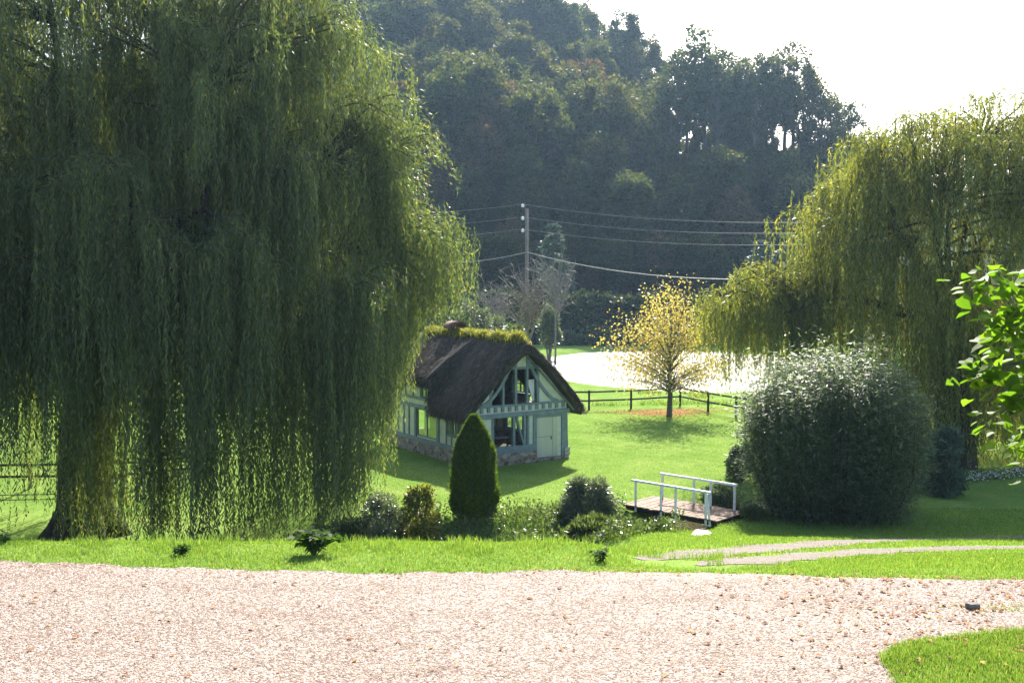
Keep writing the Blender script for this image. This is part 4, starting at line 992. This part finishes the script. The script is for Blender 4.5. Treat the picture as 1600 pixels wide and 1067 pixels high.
# ------------------------------------------------------------------ thatched cottage
def cottage():
    GZ = float(h(-2.0, 49.5)) - .02
    root = empty('thatched_cottage', (-2.0, 49.5, GZ), 'small half-timbered blue-grey cottage with dark sagging thatched roof and grassy ridge', 'cottage', rz=R(33))
    W, T, MID = 5.77, 9.6, 2.885; FR, NB = -.05, None
    def tim(m, name='timber_frame', bev=.012): return m.build(name, M['timber'], root, None, bev)
    RIDGE, TH = 6.35, .52
    def prof(t):
        f = float(sstep(3.25, 3.75, np.array(t)))
        return 3.5 + (3.25 - 3.5) * f, 2.72 + (4.15 - 2.78) * f           # half width, eave top height
    def ztop(q, t):
        hw, e = prof(t); a = abs(q); return RIDGE - (RIDGE - e) * (.74 * a + .26 * a * a) - .16 * max(0, 1 - a / .16) ** 2
    def zund(a, t=0.0):                                                       # underside height above gable coordinate a
        hw, e = prof(t); return ztop(min(1, abs(a - MID) / hw), t) - TH
    # plinth
    st = MB()
    st.box(-.09, 3.86, -.09, .25, -.3, .56); st.box(3.86, W + .09, -.09, .25, -.3, .14)
    st.box(-.09, .25, .25, T + .09, -.3, .66); st.box(W - .25, W + .09, .25, T + .09, -.3, .66); st.box(.25, W - .25, T - .25, T + .09, -.3, .66)
    st.build('stone_plinth', M['stone'], root, None, .03)
    qs = MB()
    for zz, s in ((.14, .3), (.37, .26)): qs.box(W - .2, W + .14, -.13, s, zz, zz + .22)
    qs.build('corner_stone', M['slab'], root, None, .04)
    # gable: plaster infill
    pl = MB()
    pl.box(.18, 1.2, .03, .15, .9, 2.36); pl.box(3.42, 3.66, .03, .15, .9, 2.36); pl.box(5.2, 5.45, .03, .15, .14, 2.36)
    pl.box(.02, W - .02, .02, .15, 2.58, 2.92)
    pl.prism([(.0, 3.0), (1.08, 3.0), (1.08, zund(1.08) + .1), (.0, zund(0) + .1)], 'y', .03, .15)
    pl.prism([(4.02, 3.0), (W, 3.0), (W, zund(W) + .1), (4.02, zund(4.02) + .1)], 'y', .03, .15)
    pl.prism([(1.08, 4.75), (4.02, 4.75), (4.02, zund(4.02) + .08), (MID, zund(MID) + .08), (1.08, zund(1.08) + .08)][0:0] or [(2.05, 4.82), (3.72, 4.82), (MID, 5.75)], 'y', .04, .14)
    pl.build('plaster_panel', M['plaster'], root)
    # gable: timbers
    g = MB()
    g.box(0, .18, -.03, .17, .56, 2.36); g.box(1.2, 1.33, -.02, .16, .9, 2.36); g.box(2.44, 2.58, -.02, .16, .9, 2.36)
    g.box(3.08, 3.24, -.02, .16, .9, 2.36); g.box(3.3, 3.42, -.02, .16, .9, 2.36); g.box(3.66, 3.86, -.03, .17, .14, 2.36)
    g.prism([(5.42, .14), (5.86, .14), (5.8, 1.2), (5.78, 2.36), (5.42, 2.36)], 'y', -.05, .2)
    g.box(-.02, 3.66, -.04, .17, .56, .9)
    tim(g)
    d = MB(); d.bar((2.66, .05, 2.34), (3.1, .05, .92), .1, .13, (0, 1, 0)); tim(d, 'brace')
    b = MB(); b.box(-.12, W + .12, -.09, .2, 2.36, 2.58); tim(b, 'gable_beam', .02)
    jr = MB(); jr.box(-.06, W + .06, -.05, .18, 2.9, 3.0)
    for k in range(15):
        a = .1 + k * .41
        if a < W: jr.box(a, a + .17, -.06, .12, 2.66, 2.9)
    tim(jr, 'joist_ends', .01)
    up = MB()
    for a, w_ in ((1.08, .13), (1.82, .12), (2.55, .14), (3.25, .12), (3.9, .13)): up.box(a, a + w_, -.02, .16, 3.0, min(zund(a), zund(a + w_)) + .05)
    tim(up, 'gable_posts')
    for sgn in (-1, 1):                                                        # curved braces
        pts = []
        for t in np.linspace(0, 1, 9):
            a = 2.3 - 1.85 * t ** .8; z = 3.0 + 2.15 * t ** 1.35; pts.append((MID + sgn * a, .0, z))
        cb = MB()
        for p, q in zip(pts[:-1], pts[1:]): cb.bar(p, q, .15, .12, (0, 1, 0))
        tim(cb, 'curved_brace', 0)
    tim(MB().box(1.95, 3.8, -.01, .15, 4.72, 4.84), 'collar_beam')
    bb = MB()                                                                  # bargeboards under the thatch
    for sgn in (-1, 1): bb.bar((MID + sgn * .05, -.12, zund(MID) - .02), (MID + sgn * 3.3, -.12, zund(MID + 3.3) - .02), .05, .14, (0, 1, 0))
    tim(bb, 'bargeboard', 0)
    # door
    dr = MB(); dr.box(3.88, 4.86, -.01, .08, .16, 2.2); dr.box(4.875, 5.18, -.01, .08, .16, 2.2)
    door = dr.build('door', M['door'], root, None, .01)
    tr_ = MB(); tr_.box(3.88, 4.86, -.02, -.0101, 1.2, 1.225); tr_.build('rail', M['timber'], door)
    hd = MB(); hd.box(4.74, 4.78, -.05, -.0101, 1.05, 1.2); hd.build('handle', M['dark_stone'], door)
    lt = MB(); lt.box(3.86, 5.42, -.03, .16, 2.2, 2.36); tim(lt, 'door_lintel')
    # curtains in the gable opening
    for x0, x1 in ((1.21, 1.55), (3.9, 3.45)):
        cu = MB(); n = 10; V = []
        for j, z in enumerate(np.linspace(3.05, 4.15, 8)):
            f = j / 7
            for i in range(n + 1):
                s = i / n * (.25 + .75 * f); V.append((x0 + (x1 - x0) * s, .25 + .03 * math.sin(i * 2.2), z))
        cu.add(V, [(j*(n+1)+i, j*(n+1)+i+1, (j+1)*(n+1)+i+1, (j+1)*(n+1)+i) for j in range(7) for i in range(n)], True).build('curtain', M['curtain'], root)
    # long side walls: near one at a=0, far one mirrored
    for side in (0, 1):
        X = (lambda a: a) if side == 0 else (lambda a: W - a)
        def bx(m, a0, a1, *r_): m.box(min(X(a0), X(a1)), max(X(a0), X(a1)), *r_)
        pw = MB()
        bx(pw, .03, .15, .2, .75, .86, 2.5); bx(pw, .03, .15, .75, 2.45, .86, 1.32); bx(pw, .03, .15, 2.45, 3.2, .86, 2.5)
        bx(pw, .03, .15, 5.9, T, .86, 2.42); bx(pw, .02, .15, 3.4, T, 2.6, 2.86); bx(pw, .03, .15, 5.25, T, 3.0, 4.1)
        bx(pw, .03, .15, 3.46, 5.68, .86, .93)
        pw.build('plaster_panel', M['plaster'], root)
        f = MB(); bx(f, -.05, .17, .18, T, .66, .86); bx(f, -.04, .17, 3.2, 3.44, .86, 2.42); bx(f, -.04, .17, 5.7, 5.9, .86, 2.42)
        bx(f, -.05, .17, 3.2, T, 2.42, 2.6); bx(f, -.05, .17, 3.4, T, 2.86, 3.0)
        for t in (.72, 1.3, 1.88, 2.42): bx(f, -.02, .16, t, t + .09, .86, 2.42)
        bx(f, -.03, .16, .72, 2.5, 1.3, 1.38); bx(f, -.03, .16, .2, 3.2, 2.42, 2.52)
        for t in (6.5, 7.1, 7.8, 8.5, 9.3): bx(f, -.02, .16, t, t + .14, .86, 2.42)
        for t in (5.15, 6.0, 6.9, 7.8, 8.7): bx(f, -.02, .16, t, t + .12, 3.0, 4.1)
        f.build('timber_frame', M['timber'], root, None, .01)
        for (t0, t1, z0, z1, mul, rails) in ((3.46, 5.68, .93, 2.4, (4.55,), ()), (3.84, 5.13, 3.02, 4.05, (4.25, 4.68), (3.5,)), (.83, 2.4, 1.4, 2.4, (1.1, 1.6, 2.15), ())):
            wf = MB()
            bx(wf, .02, .10, t0, t0 + .07, z0, z1); bx(wf, .02, .10, t1 - .07, t1, z0, z1); bx(wf, .021, .099, t0 + .07, t1 - .07, z0, z0 + .07); bx(wf, .021, .099, t0 + .07, t1 - .07, z1 - .07, z1)
            for t in mul: bx(wf, .025, .09, t - .03, t + .03, z0 + .07, z1 - .07)
            for z in rails: bx(wf, .03, .085, t0 + .07, t1 - .07, z - .02, z + .02)
            win = wf.build('window', M['timber'], root)
            gm = MB(); bx(gm, .055, .062, t0 + .07, t1 - .07, z0 + .07, z1 - .07); gm.build('pane', M['glass'], win)
            if side == 0 and t0 == 3.46:
                for c0, c1 in ((3.55, 3.95), (4.7, 5.2)):
                    cm = MB(); V = []
                    for i in range(13):
                        for z in (z0 + .05, z1 - .05): V.append((.2 + .03 * math.sin(i * 2.3), c0 + (c1 - c0) * i / 12, z))
                    cm.add(V, [(2*i, 2*i+1, 2*i+3, 2*i+2) for i in range(12)], True).build('curtain', M['curtain'], win)
    # back gable, floors, inner walls
    bk = MB(); bk.prism([(.25, .66), (2.0, .66), (2.0, 2.4), (3.6, 2.4), (3.6, .66), (W - .25, .66), (W - .02, 2.9), (W - .02, 3.9), (MID + .4, 5.6), (MID - .4, 5.6), (.02, 3.9), (.02, 2.9)], 'y', T - .15, T)
    bk.build('back_wall', M['plaster'], root)
    fl = MB(); fl.box(.2, W - .2, .2, T - .2, .05, .2); fl.box(.2, W - .2, 2.2, T - .2, 2.46, 2.6); fl.build('floor', M['interior'], root)
    iw = MB(); iw.box(.25, 3.0, 4.6, 4.7, .2, 2.4); iw.box(.25, 2.6, 6.0, 6.1, 2.6, 4.0); iw.build('inner_wall', M['interior'], root)
    # thatched roof
    rr = np.random.default_rng(77); nt_, nq = 84, 52; TT = np.linspace(-.62, T + .45, nt_); QQ = np.linspace(-1, 1, nq); top = []; bot = []
    for i_t, t in enumerate(TT):
        hw, e = prof(t)
        for q in QQ:
            x = MID + q * hw; z = ztop(q, t)
            tt = t - (.38 * (1 - abs(q)) ** 1.5 if i_t == 0 else .25 * (1 - abs(q)) ** 1.5 if i_t == 1 else 0)
            hipf = max(0, .0 - t) ; z -= hipf * .25 * (1 - abs(q))
            nz = .055 * noise.noise(Vector((x * 1.1, t * 1.1, 3))) + .03 * noise.noise(Vector((x * 4, t * 4, 5)))
            top.append((x + .04 * noise.noise(Vector((t * 2, q * 3, 9))), t + .05 * noise.noise(Vector((x * 2, q, 1))) * (t < -.5), z + nz + .04 * math.sin(t * .7)))
            bot.append((x * .97 + MID * .03, max(tt + .06, -.8), z - TH + .06 * abs(q)))
    V = top + bot; Nn = nt_ * nq; F = []
    for i in range(nt_ - 1):
        for j in range(nq - 1):
            a = i * nq + j; F += [(a, a + 1, a + nq + 1, a + nq), (Nn + a, Nn + a + nq, Nn + a + nq + 1, Nn + a + 1)]
    for i in range(nt_ - 1):
        a = i * nq; F.append((a, a + nq, Nn + a + nq, Nn + a)); a = i * nq + nq - 1; F.append((a, Nn + a, Nn + a + nq, a + nq))
    for j in range(nq - 1):
        F.append((j, Nn + j, Nn + j + 1, j + 1)); a = (nt_ - 1) * nq + j; F.append((a, a + 1, Nn + a + 1, Nn + a))
    rm = MB(); rm.add(V, F, True); roof = rm.build('thatched_roof', M['thatch'], root)
    # loose straw over the slopes and along the eaves
    n = 24000; t = rr.uniform(-.62, T + .4, n); q = rr.uniform(-1.0, 1.0, n); e = rr.random(n) < .22; q = np.where(e, np.sign(q) * rr.uniform(.97, 1.01, n), q); v_ = (~e) & (rr.random(n) < .14); t = np.where(v_, rr.uniform(-.66, -.56, n), t)
    P = []; D = []
    for a, b in zip(t, q):
        hw, ee = prof(a); P.append((MID + b * hw, a, ztop(b, a) + .03 - (rr.random() * TH * .8 if abs(b) > .965 or a < -.55 else 0) - max(0, -a) * .25 * (1 - abs(b)))); D.append((np.sign(b) * .75, rr.normal(0, .16) - (.25 if a < -.55 else 0), -.85 + rr.normal(0, .22)))
    mesh_np('loose_straw', leaf_verts(P, D, rr.normal(0, .4, (n, 3)) + np.array([0, 0, 1]), .32 * rr.uniform(.5, 1.2, n), .024), 4, M['straw'], roof)
    # ridge plants
    n = 6800; t = rr.uniform(-.35, T - .2, n); cl = np.array([noise.noise(Vector((a * 1.6, 0, 0))) for a in t]); xx = MID + rr.normal(0, .17, n)
    zz = np.array([ztop((x - MID) / 3.6, a) for x, a in zip(xx, t)]) - .06 - np.maximum(0, -t) * .25
    rp = blades(xx, t, zz, rr.uniform(.18, .52, n) * (1 + .8 * cl), np.full(n, .045), rr, .8)
    mesh_np('ridge_plants', rp, 4, M['ridge'], roof)
    # chimney with an arched tile cap
    ch = MB(); ch.box(MID - .3, MID + .3, 6.2, 6.85, 5.2, 6.52); ch.build('chimney', M['terracotta'], roof, None, .02)
    cap = MB(); V = []; n = 14
    for y in (5.95, 7.1):
        for r_ in (.44, .37):
            for j in range(n + 1):
                a = math.pi * j / n; V.append((MID + r_ * math.cos(a), y, 6.53 + r_ * .9 * math.sin(a)))
    k = n + 1; F = []
    for j in range(n):
        F += [(j, j+1, 2*k+j+1, 2*k+j), (k+j, 3*k+j, 3*k+j+1, k+j+1), (j, k+j, k+j+1, j+1), (2*k+j, 2*k+j+1, 3*k+j+1, 3*k+j)]
    cap.add(V, F, True).build('chimney_cap', M['terracotta'], roof)
    return root, GZ
root_c, GZ = cottage()
def inside_table():
    c, s = math.cos(R(33)), math.sin(R(33)); a, t = 3.1, 2.4; x, y = -2 + c * a - s * t, 49.5 + s * a + c * t; z = GZ + .2
    root = empty('dining_table', (x, y, z), 'dark table with a pale cloth seen through the cottage opening', 'table', rz=R(33))
    MB().box(-.9, .9, -.45, .45, .72, .77).build('table_top', M['interior'], root, None, .01)
    for sx in (-.8, .8):
        for sy in (-.38, .38): MB().box(sx-.04, sx+.04, sy-.04, sy+.04, 0, .72).build('leg', M['interior'], root)
    o = MB().box(-.35, .5, -.47, .3, 0, .006).build('tablecloth', M['curtain']); o.location = (x, y, z + .772); o.rotation_euler = (0, 0, R(33)); tag(o, 'white cloth lying on the table inside the cottage', 'cloth')
inside_table()

# ------------------------------------------------------------------ broad-leaved tree at the right edge, near the camera
def near_tree():
    bx, by = 7.0, 10.2; org = (bx, by, 0.0); r = np.random.default_rng(601)
    root = empty('broadleaf_tree', org, 'near tree at the right edge with large bright heart-shaped leaves', 'tree')
    mb = MB(); mb.tube([(bx, by, -.2), (bx, by, .4), (bx + .05, by, 2.2), (bx - .05, by, 3.8), (bx + .1, by, 5.9)], [.24, .16, .13, .10, .02], 9, wob=.2); mb.build('trunk', M['bark2'], root, org)
    br = MB(); P = []; D = []
    paths = [[(1730, 520, 10.1), (1640, 450, 9.9), (1560, 432, 9.7), (1490, 433, 9.5)], [(1730, 560, 10), (1660, 480, 9.6), (1600, 462, 9.4), (1545, 480, 9.2), (1535, 520, 9.2)],
             [(1730, 640, 10), (1640, 560, 9.7), (1560, 552, 9.6), (1490, 572, 9.5)], [(1730, 620, 10), (1650, 590, 9.5), (1570, 600, 9.4), (1530, 640, 9.4)],
             [(1730, 660, 10), (1660, 620, 9.9), (1610, 650, 9.8), (1578, 705, 9.8)], [(1730, 600, 10.2), (1650, 520, 10), (1590, 500, 9.9), (1530, 512, 9.8)],
             [(1720, 480, 10.1), (1660, 420, 10.4), (1620, 400, 10.5), (1580, 428, 10.5)], [(1720, 500, 10.2), (1690, 380, 10.5), (1680, 330, 10.6)], [(1730, 560, 10.1), (1800, 420, 10.4), (1880, 380, 10.2)], [(1730, 620, 10.1), (1820, 560, 9.8), (1900, 540, 9.8)]]
    for pth in paths:
        K = np.array([at(q[0] + 26, q[1] + 14, q[2]) for q in pth]); u = np.linspace(0, 1, len(K)); T = np.linspace(0, 1, 12); B = np.stack([np.interp(T, u, K[:, i]) for i in range(3)], 1)
        K0 = np.array([bx, by, B[0, 2] - .25]); B = np.vstack([K0, B]); br.tube(B, list(np.linspace(.035, .006, len(B))), 6, cap=False)
        for k in range(125):
            t = r.uniform(2.5, 12) if k > 5 else 12; j = min(int(t), 11); p = B[j] + (B[j+1] - B[j]) * (t - j)
            P.append(p + r.normal(0, .1, 3)); a = r.uniform(0, 6.28); D.append((math.cos(a) * .8 - .2, math.sin(a) * .8, r.uniform(-.75, .1)))
    for k in range(34):                                         # the rest of the crown, right of and above the view
        z0 = r.uniform(2.6, 5.6); a = r.uniform(-1.9, 1.9); L_ = r.uniform(1.0, 2.3) * (1 - .1 * max(0, z0 - 4))
        q0 = np.array([bx, by, z0 - .3]); q1 = np.array([bx + max(-.9, math.cos(a) * L_), by + math.sin(a) * L_, z0 + r.uniform(.1, 1.1)])
        B = limb_path(q0, q1, .2, 12); br.tube(B, list(np.linspace(.035, .006, 12)), 6, cap=False)
        for m_ in range(75):
            t = r.uniform(3, 11); j = min(int(t), 10); p = B[j] + (B[j+1] - B[j]) * (t - j); P.append(p + r.normal(0, .13, 3)); b_ = r.uniform(0, 6.28); D.append((math.cos(b_) * .8, math.sin(b_) * .8, r.uniform(-.75, .1)))
    br.build('branches', M['bark2'], root, org)
    P = np.array(P) - np.array(org); D = norm(np.array(D)); n = len(P); N = norm(np.array([0, 0, 1.0]) + r.normal(0, .6, (n, 3)) + D * .3)
    S = norm(np.cross(D, N)); U = norm(np.cross(S, D)); L = .125 * r.uniform(.55, 1.3, n)[:, None]
    shape = [(0, 0, 0), (-.08, .30, .06), (.22, .46, .10), (.6, .33, .08), (1.0, 0, -.1), (.6, -.33, .08), (.22, -.46, .10), (-.08, -.30, .06)]
    V = np.stack([P + D * L * a + S * L * b + U * L * c for a, b, c in shape], 1); i8 = np.arange(n)[:, None] * 8
    q = np.concatenate([np.stack([i8[:, 0] + a for a in f], 1)[:, None] for f in ((0, 1, 2, 3), (0, 3, 4, 4), )], 1) if False else None
    F = np.stack([i8 + np.array([[0, 1, 2, 3]]), i8 + np.array([[0, 5, 6, 7]])], 1).reshape(-1, 4); F2 = np.concatenate([i8 + np.array([[0, 3, 4, 5]])], 0)
    mesh_np('leaves', V.reshape(-1, 3), 4, M['bigleaf'], root, loops=np.concatenate([F, F2]).ravel())
near_tree()

# ------------------------------------------------------------------ haze over the valley
def haze():
    m = bpy.data.materials.new('valley_haze'); m.use_nodes = True; t = m.node_tree; t.nodes.clear()
    out = t.nodes.new('ShaderNodeOutputMaterial'); v = t.nodes.new('ShaderNodeVolumePrincipled')
    v.inputs['Density'].default_value = .00014; v.inputs['Color'].default_value = (.46, .70, 1, 1); v.inputs['Anisotropy'].default_value = .45
    t.links.new(v.outputs[0], out.inputs['Volume'])
    o = MB().box(-960, 960, -60, 1420, -20, 112).build('haze', m); tag(o, kind='stuff')
haze()
